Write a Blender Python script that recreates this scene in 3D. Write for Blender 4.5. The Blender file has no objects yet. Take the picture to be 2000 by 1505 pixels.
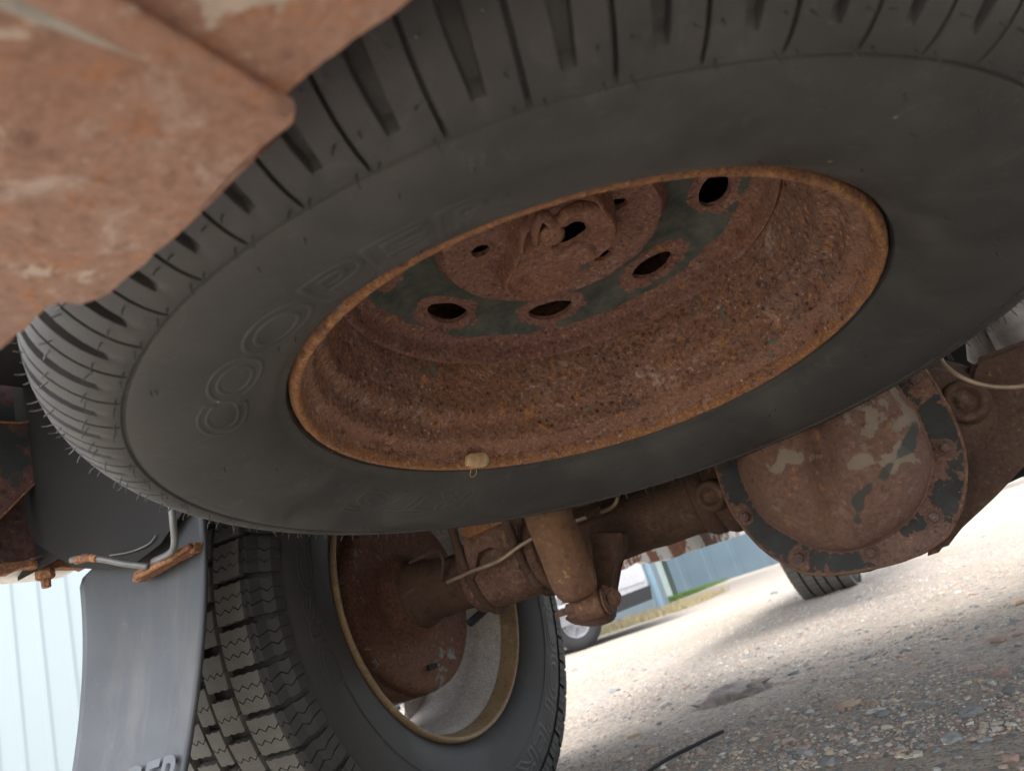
import bpy, bmesh, math, random
import numpy as np
from mathutils import Vector, Matrix, noise
random.seed(7); rng = np.random.default_rng(7)
PI = math.pi
R = math.radians
# ------------------------------------------------------------------ camera, sky, sun, exposure
SC = bpy.context.scene
COL = SC.collection
CAMP = (0.6532, -0.9258, 0.2291)
CAMR = Matrix(((0.8189, 0.4069, 0.4047), (0.4904, -0.1300, -0.8617), (-0.2981, 0.9042, -0.3061)))
cd = bpy.data.cameras.new('camera'); cam = bpy.data.objects.new('camera', cd); COL.objects.link(cam)
cam.matrix_world = Matrix.Translation(CAMP) @ CAMR.to_4x4()
cd.sensor_width = 36.0; cd.sensor_fit = 'HORIZONTAL'; cd.lens = 26.19
cd.clip_start = 0.01; cd.clip_end = 600
cd.dof.use_dof = True; cd.dof.focus_distance = 0.64; cd.dof.aperture_fstop = 11.0
SC.camera = cam
W = bpy.data.worlds.new('World'); SC.world = W; W.use_nodes = True
nt = W.node_tree; bg = nt.nodes['Background']
sky = nt.nodes.new('ShaderNodeTexSky'); sky.sky_type = 'NISHITA'; sky.sun_disc = False
SUN_EL, SUN_AZ = R(62), R(215)          # azimuth clockwise from +Y: the sun stands behind the truck, to its left
sky.sun_elevation = SUN_EL; sky.sun_rotation = SUN_AZ
sky.air_density = 1.0; sky.dust_density = 3.0; sky.ozone_density = 1.0
hs = nt.nodes.new('ShaderNodeHueSaturation'); hs.inputs['Saturation'].default_value = .38
nt.links.new(sky.outputs[0], hs.inputs['Color']); nt.links.new(hs.outputs[0], bg.inputs[0]); bg.inputs[1].default_value = 0.15
sd = bpy.data.lights.new('sun', 'SUN'); sd.energy = 0.5; sd.angle = R(26); sd.color = (1.0, 0.95, 0.88)
sun = bpy.data.objects.new('sun', sd); COL.objects.link(sun)
sdir = Vector((math.sin(SUN_AZ) * math.cos(SUN_EL), math.cos(SUN_AZ) * math.cos(SUN_EL), math.sin(SUN_EL)))
sun.rotation_euler = sdir.to_track_quat('Z', 'Y').to_euler()
SC.view_settings.view_transform = 'Standard'; SC.view_settings.look = 'None'
SC.view_settings.exposure = 2.38; SC.view_settings.gamma = 1.0
SC.view_settings.use_curve_mapping = False
SC.render.engine = 'CYCLES'
SC.cycles.max_bounces = 8; SC.cycles.diffuse_bounces = 5; SC.cycles.use_denoising = True
SC.cycles.sample_clamp_indirect = 6

def at(px, py, x=None, y=None, z=None):
    """point of the photograph -> world point on the plane x=, y= or z="""
    d = CAMR @ Vector(((px - 1000) / 1455, -(py - 752.5) / 1455, -1.0))
    c = Vector(CAMP)
    t = (x - c.x) / d.x if x is not None else (y - c.y) / d.y if y is not None else (z - c.z) / d.z
    return c + t * d

# ------------------------------------------------------------------ helpers
def new_obj(name, me, mat=None, parent=None, smooth=None):
    o = bpy.data.objects.new(name, me); COL.objects.link(o)
    if mat is not None and len(me.materials) == 0: me.materials.append(mat)
    if parent is not None: o.parent = parent
    if smooth is not None:
        me.polygons.foreach_set('use_smooth', [True] * len(me.polygons))
        if smooth < 180: me.set_sharp_from_angle(angle=R(smooth))
    me.update()
    return o
def mk(name, V, F, mat, parent=None, smooth=40):
    me = bpy.data.meshes.new(name); me.from_pydata([tuple(v) for v in V], [], F)
    bm = bmesh.new(); bm.from_mesh(me); bmesh.ops.recalc_face_normals(bm, faces=bm.faces); bm.to_mesh(me); bm.free()
    return new_obj(name, me, mat, parent, smooth)
def from_bm(name, bm, mat, parent=None, smooth=40):
    me = bpy.data.meshes.new(name); bmesh.ops.recalc_face_normals(bm, faces=bm.faces); bm.to_mesh(me); bm.free()
    return new_obj(name, me, mat, parent, smooth)
def empty(name, loc=(0, 0, 0), mw=None):
    o = bpy.data.objects.new(name, None); COL.objects.link(o); o.empty_display_size = .05
    if mw is not None: o.matrix_world = mw
    else: o.location = loc
    return o
def tag(o, label=None, cat=None, group=None, kind=None):
    if label: o['label'] = label
    if cat: o['category'] = cat
    if group: o['group'] = group
    if kind: o['kind'] = kind
    return o
def lathe(prof, n=128, closed=False, frame=None, jitter=0.0, nscale=40.0):
    """revolve (r, z) points round local Z; returns V, F"""
    V = []; m = len(prof)
    for i in range(n):
        a = 2 * PI * i / n; c, s = math.cos(a), math.sin(a)
        for r, z in prof: V.append(Vector((r * c, r * s, z)))
    F = []
    for i in range(n):
        j = (i + 1) % n
        for k in range(m if closed else m - 1):
            l = (k + 1) % m
            F.append((i * m + k, i * m + l, j * m + l, j * m + k))
    if jitter:
        for v in V:
            q = v * nscale
            d = noise.fractal(q, 0.9, 2.1, 4) * jitter
            rr = Vector((v.x, v.y, 0)); rr.normalize()
            v += rr * d; v.z += noise.noise(q * 1.7 + Vector((9, 3, 1))) * jitter * .7
    if frame is not None: V = [frame @ v for v in V]
    return V, F
def axis_frame(p, d):
    d = Vector(d).normalized(); q = d.to_track_quat('Z', 'Y').to_matrix().to_4x4()
    return Matrix.Translation(Vector(p)) @ q
def bm_add(bm, V, F):
    vs = [bm.verts.new(v) for v in V]
    for f in F:
        try: bm.faces.new([vs[i] for i in f])
        except ValueError: pass
    return vs
def smooth_path(P, n=8):
    P = [Vector(p) for p in P]; out = []
    for i in range(len(P) - 1):
        p0 = P[i - 1] if i else 2 * P[0] - P[1]; p1, p2 = P[i], P[i + 1]; p3 = P[i + 2] if i + 2 < len(P) else 2 * P[-1] - P[-2]
        for k in range(n):
            t = k / n
            out.append(.5 * ((2 * p1) + (p2 - p0) * t + (2 * p0 - 5 * p1 + 4 * p2 - p3) * t * t + (3 * p1 - p0 - 3 * p2 + p3) * t ** 3))
    out.append(P[-1]); return out
def tube(P, rad, seg=12, n=8, flat=1.0, up=(0, 0, 1), cap=True, jitter=0.0, ns=60.0):
    Q = smooth_path(P, n) if n > 1 else [Vector(p) for p in P]
    m = len(Q); V = []; F = []
    rads = rad if callable(rad) else (lambda t: rad)
    x = None
    for i, p in enumerate(Q):
        t = (Q[min(i + 1, m - 1)] - Q[max(i - 1, 0)]).normalized()
        if x is None:
            u = Vector(up)
            if abs(u.dot(t)) > .95: u = Vector((1, 0, 0))
            x = (u - t * u.dot(t)).normalized()
        else: x = (x - t * x.dot(t)).normalized()
        y = t.cross(x); r = rads(i / (m - 1))
        for k in range(seg):
            a = 2 * PI * k / seg
            v = p + x * (r * flat * math.cos(a)) + y * (r * math.sin(a))
            if jitter: v += (v - p).normalized() * noise.fractal(v * ns, .9, 2.1, 3) * jitter
            V.append(v)
    for i in range(m - 1):
        for k in range(seg):
            l = (k + 1) % seg; F.append((i * seg + k, i * seg + l, (i + 1) * seg + l, (i + 1) * seg + k))
    if cap: F.append(tuple(range(seg))[::-1]); F.append(tuple((m - 1) * seg + k for k in range(seg)))
    return V, F
def box(lo, hi):
    x0, y0, z0 = lo; x1, y1, z1 = hi
    V = [(x, y, z) for x in (x0, x1) for y in (y0, y1) for z in (z0, z1)]
    return V, [(0, 1, 3, 2), (4, 6, 7, 5), (0, 4, 5, 1), (2, 3, 7, 6), (0, 2, 6, 4), (1, 5, 7, 3)]
def bevel_box(name, lo, hi, mat, parent=None, w=.003, seg=2):
    bm = bmesh.new(); bm_add(bm, *box(lo, hi))
    bmesh.ops.bevel(bm, geom=bm.edges[:], offset=w, segments=seg, affect='EDGES', profile=.6)
    return from_bm(name, bm, mat, parent, 35)
def prism(pts, d, bevel=0.0):
    """pts: outline of world points (planar), d: thickness vector"""
    bm = bmesh.new(); d = Vector(d); n = len(pts)
    a = [bm.verts.new(Vector(p)) for p in pts]; b = [bm.verts.new(Vector(p) + d) for p in pts]
    bm.faces.new(a); bm.faces.new(b[::-1])
    for i in range(n):
        j = (i + 1) % n; bm.faces.new((a[i], b[i], b[j], a[j]))
    if bevel: bmesh.ops.bevel(bm, geom=[e for e in bm.edges], offset=bevel, segments=2, affect='EDGES')
    return bm
def ragged(pts, amp, step, seed=0, closed=True):
    """subdivide an outline and roughen it like rust-eaten sheet"""
    out = []; n = len(pts)
    for i in range(n if closed else n - 1):
        a, b = Vector(pts[i]), Vector(pts[(i + 1) % n]); L = (b - a).length; k = max(1, int(L / step))
        for j in range(k):
            p = a.lerp(b, j / k)
            o = Vector((noise.fractal(p * 90 + Vector((seed, 0, 0)), .8, 2, 4), noise.fractal(p * 90 + Vector((0, seed, 5)), .8, 2, 4), 0))
            out.append(p + o * amp)
    return out

# ------------------------------------------------------------------ materials
def M_new(name):
    m = bpy.data.materials.new(name); m.use_nodes = True; t = m.node_tree
    return m, t, t.nodes['Principled BSDF']
class G:
    def __init__(s, t): s.t = t; s.co = t.nodes.new('ShaderNodeTexCoord')
    def n(s, kind, **kw):
        o = s.t.nodes.new(kind)
        for k, v in kw.items():
            if k.startswith('i_'):
                key = k[2:].replace('_', ' '); o.inputs[key].default_value = v
            else: setattr(o, k, v)
        return o
    def l(s, a, b): s.t.links.new(a, b)
    def noise(s, scale, detail=5, rough=.6, dist=0.0, off=(0, 0, 0), stretch=None, src='Object'):
        mp = s.n('ShaderNodeMapping'); s.l(s.co.outputs[src], mp.inputs[0]); mp.inputs[1].default_value = off
        if stretch: mp.inputs[3].default_value = stretch
        o = s.n('ShaderNodeTexNoise'); s.l(mp.outputs[0], o.inputs['Vector'])
        o.inputs['Scale'].default_value = scale; o.inputs['Detail'].default_value = detail
        o.inputs['Roughness'].default_value = rough; o.inputs['Distortion'].default_value = dist
        return o.outputs['Fac']
    def vor(s, scale, feature='F1', rnd=1.0, off=(0, 0, 0)):
        mp = s.n('ShaderNodeMapping'); s.l(s.co.outputs['Object'], mp.inputs[0]); mp.inputs[1].default_value = off
        o = s.n('ShaderNodeTexVoronoi', feature=feature); s.l(mp.outputs[0], o.inputs['Vector']); o.inputs['Scale'].default_value = scale
        if 'Randomness' in o.inputs: o.inputs['Randomness'].default_value = rnd
        return o.outputs['Distance']
    def ramp(s, src, stops, interp='LINEAR'):
        o = s.n('ShaderNodeValToRGB'); o.color_ramp.interpolation = interp; e = o.color_ramp.elements
        while len(e) < len(stops): e.new(.5)
        for i, (p, c) in enumerate(stops):
            e[i].position = p; e[i].color = (c, c, c, 1) if isinstance(c, (int, float)) else (*c, 1)
        s.l(src, o.inputs[0]); return o.outputs[0]
    def mix(s, fac, a, b, mode='MIX'):
        o = s.n('ShaderNodeMix', data_type='RGBA', blend_type=mode)
        for v, i in ((fac, 0), (a, 6), (b, 7)):
            if hasattr(v, 'is_linked') or hasattr(v, 'node'): s.l(v, o.inputs[i])
            elif i == 0: o.inputs[0].default_value = v
            else: o.inputs[i].default_value = (*v, 1) if len(v) == 3 else v
        return o.outputs[2]
    def math(s, op, a, b=None, clamp=False):
        o = s.n('ShaderNodeMath', operation=op, use_clamp=clamp)
        for v, i in ((a, 0), (b, 1)):
            if v is None: continue
            if hasattr(v, 'node'): s.l(v, o.inputs[i])
            else: o.inputs[i].default_value = v
        return o.outputs[0]
    def bump(s, h, strength, dist, bsdf, prev=None):
        o = s.n('ShaderNodeBump'); o.inputs['Strength'].default_value = strength; o.inputs['Distance'].default_value = dist
        s.l(h, o.inputs['Height'])
        if prev is not None: s.l(prev, o.inputs['Normal'])
        s.l(o.outputs[0], bsdf.inputs['Normal']); return o.outputs[0]

def rust(name, dark, mid, light, spots, sc=60., paint=None, pthr=.62, attr=False, bump=1.0, bdist=.0012, rough=.88, spot_amt=.62, paint2=None, off=(0, 0, 0), psc=None, speck=1.0, marks=False):
    m, t, b = M_new(name); g = G(t)
    n1 = g.noise(sc, 9, .68, .4, off); n2 = g.noise(sc * .23, 6, .6, .8, tuple(v + 3 for v in off))
    n3 = g.noise(sc * 6, 4, .7, 0, off); n5 = g.noise(sc * .9, 8, .8, 1.2, tuple(v + 17 for v in off)); n4 = g.noise(sc * 2.1, 7, .72, .6, tuple(v + 7 for v in off))
    base = g.ramp(n1, [(.30, dark), (.44, mid), (.56, mid), (.68, light)])
    base = g.mix(g.ramp(n5, [(.56, 0.), (.66, .6)]), base, light); base = g.mix(g.ramp(n5, [(.34, .6), (.43, 0.)]), base, dark)
    base = g.mix(g.ramp(n2, [(.35, 0.), (.65, .55)]), base, g.mix(.5, mid, dark))
    base = g.mix(g.ramp(n4, [(spot_amt - .05, 0.), (spot_amt + .06, .9)]), base, spots)
    base = g.mix(g.ramp(n3, [(.38, .45 * speck), (.50, 0.)]), base, (dark[0] * .35, dark[1] * .35, dark[2] * .35))
    base = g.mix(g.ramp(n3, [(.60, 0.), (.72, .55 * speck)]), base, (min(1, light[0] * 1.7), light[1] * 1.8, light[2] * 1.9))
    n6 = g.noise(sc * .09, 5, .6, 1.0, tuple(v + 23 for v in off))
    base = g.mix(g.ramp(n6, [(.46, 0.), (.64, .26)]), base, g.mix(.55, spots, dark)); base = g.mix(g.ramp(n6, [(.30, .25), (.42, 0.)]), base, (light[0] * .8, light[1] * .85, light[2] * .95))
    vr = g.vor(sc * 2.6, off=off); spk = g.ramp(n2, [(.40, .25), (.60, 1.)])
    base = g.mix(g.math('MULTIPLY', g.ramp(vr, [(.10, .7 * speck), (.26, 0.)]), spk), base, (dark[0] * .4, dark[1] * .4, dark[2] * .4))
    h = g.math('ADD', g.math('MULTIPLY', n1, 1.4), g.math('ADD', g.math('MULTIPLY', n3, .35), g.math('MULTIPLY', n4, .8)))
    rgh = g.ramp(n1, [(.3, rough - .12), (.7, min(1, rough + .08))])
    if paint is not None:
        if attr:
            a = g.n('ShaderNodeAttribute', attribute_name='rust'); s = a.outputs['Fac']
            pn = g.noise(sc * .55, 9, .68, .5, tuple(v + 11 for v in off))
            pm = g.math('ADD', s, g.math('MULTIPLY', g.math('SUBTRACT', pn, .5), 2.4))
            pm = g.ramp(pm, [(.47, 1.), (.53, 0.)])
        else:
            pn = g.noise(psc or sc * .28, 9, .66, .7, tuple(v + 11 for v in off)); pm = g.ramp(pn, [(pthr, 0.), (pthr + .025, 1.)])
        pc = g.mix(g.ramp(g.noise(sc * .8, 6, .7, 0, (5, 5, 5)), [(.35, 0.), (.7, 1.)]), paint, paint2 or tuple(v * 1.5 for v in paint))
        base = g.mix(pm, base, pc)
        h = g.mix(pm, h, (1.25, 1.25, 1.25)); rgh = g.mix(pm, rgh, (.62, .62, .62))
    if marks:
        a = g.n('ShaderNodeAttribute', attribute_name='mark'); mm = g.math('ADD', a.outputs['Fac'], g.math('MULTIPLY', g.math('SUBTRACT', n1, .5), 1.1))
        base = g.mix(g.ramp(mm, [(.42, 0.), (.62, .9)]), base, (.055, .062, .058))
    g.l(base, b.inputs['Base Color']); g.l(rgh, b.inputs['Roughness'])
    b.inputs['Specular IOR Level'].default_value = .35
    g.bump(h, bump, bdist, b)
    return m
def rubber(name, base=(.045, .044, .043), dust=(.11, .105, .098), amt=.5, rough=.62, sc=14., dots=True, bump=.25, band=False):
    m, t, b = M_new(name); g = G(t)
    n1 = g.noise(sc, 8, .62, .8); n2 = g.noise(sc * 4.5, 6, .7, 1.5, (4, 1, 2)); n3 = g.noise(sc * 90, 3, .6)
    c = g.mix(g.ramp(n1, [(.35, 0.), (.72, amt)]), base, dust)
    c = g.mix(g.ramp(n2, [(.55, 0.), (.75, amt * .7)]), c, tuple(v * 1.25 for v in dust))
    c = g.mix(g.ramp(n3, [(.35, .25), (.55, 0.)]), c, tuple(v * .45 for v in base))
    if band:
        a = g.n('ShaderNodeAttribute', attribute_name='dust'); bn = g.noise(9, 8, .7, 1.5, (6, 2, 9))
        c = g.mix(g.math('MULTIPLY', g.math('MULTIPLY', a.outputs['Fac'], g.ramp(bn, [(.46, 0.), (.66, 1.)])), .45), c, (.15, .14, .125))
    if dots:
        v = g.vor(34., off=(2, 3, 4)); k = g.ramp(v, [(.025, 1.), (.045, 0.)])
        k2 = g.ramp(g.noise(21, 2, .5, 0, (8, 8, 8)), [(.5, 0.), (.56, 1.)])
        c = g.mix(g.math('MULTIPLY', k, k2), c, (.33, .28, .22))
        sn = g.noise(60, 3, .5, 2.0, (1, 2, 3), (1, 6, 1)); c = g.mix(g.ramp(sn, [(.74, 0.), (.8, .35)]), c, (.25, .24, .22))
    g.l(c, b.inputs['Base Color'])
    g.l(g.ramp(n1, [(.3, rough - .08), (.7, rough + .12)]), b.inputs['Roughness'])
    b.inputs['Specular IOR Level'].default_value = .4
    h = g.math('ADD', g.math('MULTIPLY', n3, .25), n2)
    g.bump(h, bump, .0006, b); return m
def plain(name, col, rough=.5, metal=0.0, var=.15, sc=8., bump=.1, bdist=.001, col2=None):
    m, t, b = M_new(name); g = G(t)
    n1 = g.noise(sc, 7, .62, .5)
    c = g.mix(g.ramp(n1, [(.3, 0.), (.7, 1.)]), tuple(v * (1 - var) for v in col), col2 or tuple(min(1, v * (1 + var)) for v in col))
    g.l(c, b.inputs['Base Color']); g.l(g.ramp(n1, [(.3, max(.05, rough - .08)), (.7, min(1, rough + .08))]), b.inputs['Roughness'])
    b.inputs['Metallic'].default_value = metal
    g.bump(g.noise(sc * 8, 4, .6), bump, bdist, b); return m

# rusts
m_barrel = rust('rust_barrel', (.085, .042, .033), (.33, .185, .135), (.58, .43, .37), (.60, .28, .09), sc=42, paint=(.10, .115, .092), pthr=.625, bump=1.0, bdist=.0045, spot_amt=.60, psc=20, speck=1.25)
m_lip = rust('rust_lip', (.12, .05, .03), (.34, .165, .085), (.44, .25, .14), (.52, .27, .10), sc=85, bump=1.0, bdist=.0012, spot_amt=.56)
m_seat = rust('rust_seat', (.10, .045, .03), (.31, .17, .12), (.44, .28, .21), (.48, .24, .11), sc=60, bump=1.0, bdist=.0014, spot_amt=.64)
m_disc = rust('rust_disc', (.085, .042, .034), (.25, .135, .108), (.42, .29, .25), (.48, .22, .08), sc=50, paint=(.045, .055, .053), paint2=(.125, .135, .112), attr=True, bump=1.0, bdist=.0013)
m_plate = rust('rust_plate', (.09, .043, .033), (.26, .133, .098), (.42, .27, .21), (.50, .23, .08), sc=48, bump=1.0, bdist=.0014, off=(2, 4, 1))
m_bumper = rust('rust_bumper', (.20, .105, .08), (.41, .255, .195), (.58, .47, .41), (.46, .22, .115), sc=40, bump=.6, bdist=.0012, spot_amt=.57, paint=(.44, .37, .31), pthr=.60, psc=26, rough=.75, speck=.6)
m_axle = rust('rust_axle', (.030, .017, .013), (.100, .058, .041), (.20, .135, .098), (.26, .14, .07), sc=34, bump=1.0, bdist=.0018, spot_amt=.68, off=(1, 0, 3), speck=.5)
m_cover = rust('rust_cover', (.07, .038, .029), (.175, .10, .075), (.27, .19, .15), (.30, .15, .07), sc=30, paint=(.17, .132, .10), paint2=(.25, .205, .158), attr=True, marks=True, bump=.9, bdist=.0015, off=(4, 2, 0), speck=.6)
m_cover2 = rust('rust_bead', (.08, .042, .032), (.20, .105, .08), (.28, .18, .14), (.3, .15, .07), sc=34, speck=.6)
m_flange = rust('rust_flange', (.07, .038, .028), (.16, .09, .066), (.25, .16, .12), (.30, .15, .07), sc=40, paint=(.015, .017, .018), paint2=(.038, .040, .037), attr=True, bump=.9, bdist=.0013, off=(3, 1, 8))
m_shock = rust('rust_shock', (.05, .026, .019), (.185, .095, .06), (.30, .185, .115), (.50, .32, .13), sc=30, bump=1.0, bdist=.0015, spot_amt=.66, off=(6, 1, 0), speck=.6)
m_clamp = rust('rust_clamp', (.055, .03, .023), (.16, .088, .063), (.26, .165, .12), (.32, .17, .085), sc=30, bump=.8, bdist=.0013, off=(0, 6, 2))
m_box = rust('rust_bed', (.035, .02, .018), (.09, .048, .042), (.14, .09, .085), (.15, .08, .05), sc=22, paint=(.03, .035, .036), pthr=.56, psc=7, bump=.6, bdist=.0015)
m_drum = rust('rust_drum', (.05, .022, .016), (.13, .062, .042), (.20, .12, .085), (.24, .12, .05), sc=40, paint=(.11, .125, .115), pthr=.58, psc=16, bump=.7, bdist=.0012, off=(1, 5, 2))
m_fleck = rust('rust_orange', (.10, .045, .028), (.26, .125, .068), (.40, .23, .14), (.44, .22, .09), sc=60, bump=1.0, bdist=.0012, spot_amt=.55)
m_rocker = rust('rust_rocker', (.10, .045, .03), (.25, .11, .07), (.33, .18, .12), (.4, .17, .07), sc=14, paint=(.5, .48, .46), paint2=(.62, .60, .57), pthr=.49, psc=5, bump=.5, bdist=.002)
m_gold = rust('gold_lip', (.10, .062, .035), (.27, .19, .105), (.40, .31, .20), (.20, .10, .05), sc=40, bump=.6, bdist=.0008, rough=.6, speck=.5)
m_rimin = rust('rim_inside', (.25, .225, .20), (.46, .43, .40), (.60, .57, .53), (.30, .18, .10), sc=70, bump=.6, bdist=.0009, rough=.75, spot_amt=.68)
# rubbers
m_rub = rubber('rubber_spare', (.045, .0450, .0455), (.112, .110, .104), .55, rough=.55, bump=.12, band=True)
m_rub2 = rubber('rubber_wheel', (.024, .024, .024), (.062, .058, .054), .5, sc=9, dots=False)
m_trd = rubber('rubber_tread', (.13, .125, .112), (.20, .19, .168), .6, rough=.8, sc=12, dots=False)
m_hair = plain('rubber_hair', (.045, .045, .043), .7, var=.1)
m_dark_ = None
m_flap = plain('flap_rubber', (.026, .031, .037), .55, var=.14, sc=9, col2=(.042, .048, .055), bump=.3)
m_flapt = plain('flap_letter', (.052, .058, .066), .5, var=.08, sc=30)
m_rod = plain('steel_rod', (.19, .19, .185), .5, .4, var=.25, sc=60, bump=.3)
m_line = plain('brake_tube', (.33, .25, .17), .45, .3, var=.25, sc=60, bump=.2)
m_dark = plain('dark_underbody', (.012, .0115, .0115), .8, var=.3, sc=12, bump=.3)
m_tan = plain('weight_tan', (.50, .34, .17), .6, var=.22, sc=160, bump=.8, bdist=.0006, col2=(.62, .46, .27))
m_bolt = rust('bolt_head', (.06, .034, .028), (.14, .085, .068), (.26, .20, .18), (.2, .10, .06), sc=120, bump=.7, bdist=.0006)
m_white = plain('white_paint', (.72, .72, .70), .35, var=.06, sc=4, bump=.02)
m_pipe = plain('pipe_grey', (.30, .275, .25), .55, .2, var=.5, sc=22, bump=.4)
m_silver = plain('silver_paint', (.36, .36, .375), .3, .2, var=.04, sc=3, bump=.02)
m_blackpl = plain('black_trim', (.016, .016, .017), .95, var=.2)
m_glass = plain('dark_glass', (.03, .035, .04), .08, var=.1)
m_alloy = plain('alloy', (.20, .20, .21), .4, .3, var=.06)

def streaked(m, amt, col, stretch=(30, 30, 1.2)):
    t = m.node_tree; b = t.nodes['Principled BSDF']; g = G(t); l = b.inputs['Base Color'].links[0].from_socket
    n = g.noise(1.0, 6, .65, .3, (3, 1, 4), stretch); n2 = g.noise(38, 6, .7, 1.5, (9, 9, 9))
    c = g.mix(g.ramp(n, [(.48, 0.), (.68, amt)]), l, col); c = g.mix(g.ramp(n2, [(.60, 0.), (.70, amt)]), c, tuple(v * 1.3 for v in col)); c = g.mix(g.ramp(n2, [(.26, amt), (.38, 0.)]), c, tuple(v * .3 for v in col)); g.l(c, b.inputs['Base Color'])
streaked(m_flap, .55, (.075, .072, .066))
streaked(m_white, .35, (.35, .30, .24), (8, 8, 8))
# ================================================================== SETTING
def ground_h(x, y):
    d = math.hypot(x - .6, y + .2)
    t = min(1, max(0, (d - 3.6) / 4.6)); return -.15 * t * t * (3 - 2 * t)
m_gnd, t_, b_ = M_new('gravel_ground'); g = G(t_)
n1 = g.noise(1.1, 8, .6, .6); n2 = g.noise(34, 8, .75); n3 = g.noise(210, 4, .7); v1 = g.vor(95); v2 = g.vor(260, off=(3, 3, 0)); v3 = g.vor(34, off=(7, 3, 0))
c = g.mix(g.ramp(n1, [(.35, 0.), (.65, 1.)]), (.40, .335, .26), (.47, .42, .345))
c = g.mix(g.ramp(n2, [(.35, 0.), (.7, .7)]), c, (.21, .175, .145))
c = g.mix(g.ramp(n3, [(.40, .75), (.52, 0.)]), c, (.12, .105, .095))
vc = g.n('ShaderNodeTexVoronoi'); mp = g.n('ShaderNodeMapping'); g.l(g.co.outputs['Object'], mp.inputs[0]); g.l(mp.outputs[0], vc.inputs[0]); vc.inputs['Scale'].default_value = 60
sep = g.n('ShaderNodeSeparateColor'); g.l(vc.outputs['Color'], sep.inputs[0])
pc = g.ramp(sep.outputs[0], [(.0, (.13, .15, .16)), (.25, (.30, .22, .19)), (.5, (.36, .31, .26)), (.75, (.22, .22, .215)), (1., (.42, .38, .34))], 'CONSTANT')
pk = g.ramp(vc.outputs['Distance'], [(.30, .75), (.42, 0.)])
c = g.mix(pk, c, pc)
g.l(c, b_.inputs['Base Color']); b_.inputs['Roughness'].default_value = .92
b_.inputs['Specular IOR Level'].default_value = .2
hh = g.math('ADD', g.math('MULTIPLY', n2, 1.0), g.math('ADD', g.math('MULTIPLY', n3, .5), g.math('MULTIPLY', pk, .5)))
g.bump(hh, 1.0, .006, b_)
def axis_pts(lo, hi, c0, c1, fine, grow=1.35):
    a = list(np.arange(c0, c1 + 1e-6, fine)); s = fine; p = c1
    while p < hi: s *= grow; p += s; a.append(min(p, hi))
    s = fine; p = c0; b = []
    while p > lo: s *= grow; p -= s; b.append(max(p, lo))
    return b[::-1] + a
xs = axis_pts(-260, 260, -2.2, 2.6, .035); ys = axis_pts(-120, 300, -.6, 4.5, .035)
V = []; F = []
for y in ys:
    for x in xs:
        z = ground_h(x, y)
        if -4 < x < 4 and -2 < y < 8:
            z += .006 * noise.fractal(Vector((x * 2.2, y * 2.2, 0)), .8, 2, 4) + .002 * noise.noise(Vector((x * 18, y * 18, 3)))
        V.append((x, y, z))
nx = len(xs)
for j in range(len(ys) - 1):
    for i in range(nx - 1): F.append((j * nx + i, j * nx + i + 1, (j + 1) * nx + i + 1, (j + 1) * nx + i))
ground = mk('ground', V, F, m_gnd, None, 180); tag(ground, kind='structure', label='pale brown gravel lot under and around the truck')
def gz(x, y):
    z = ground_h(x, y)
    return z + .006 * noise.fractal(Vector((x * 2.2, y * 2.2, 0)), .8, 2, 4) + .002 * noise.noise(Vector((x * 18, y * 18, 3)))

m_stone, t_, b_ = M_new('stone'); g = G(t_)
a = g.n('ShaderNodeAttribute', attribute_name='tint')
nn = g.noise(180, 5, .65)
c = g.mix(g.ramp(nn, [(.35, 0.), (.7, .45)]), a.outputs['Color'], (.33, .29, .25)); c = g.mix(g.ramp(nn, [(.25, .5), (.42, 0.)]), c, (.06, .055, .05))
g.l(c, b_.inputs['Base Color']); b_.inputs['Roughness'].default_value = .85; b_.inputs['Specular IOR Level'].default_value = .25
g.bump(g.noise(500, 4, .6), .5, .0006, b_)
STONE = [tuple(min(.46, v * 1.1) for v in q) for q in [(.15, .17, .18), (.21, .23, .235), (.30, .21, .18), (.36, .27, .22), (.42, .37, .31), (.33, .30, .27), (.25, .16, .13), (.47, .44, .40), (.12, .135, .14), (.40, .30, .21), (.46, .38, .29), (.44, .37, .30)]]
def ico(sub):
    bm = bmesh.new(); bmesh.ops.create_icosphere(bm, subdivisions=sub, radius=1)
    V = np.array([v.co[:] for v in bm.verts]); F = np.array([[v.index for v in f.verts] for f in bm.faces]); bm.free(); return V, F
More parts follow.
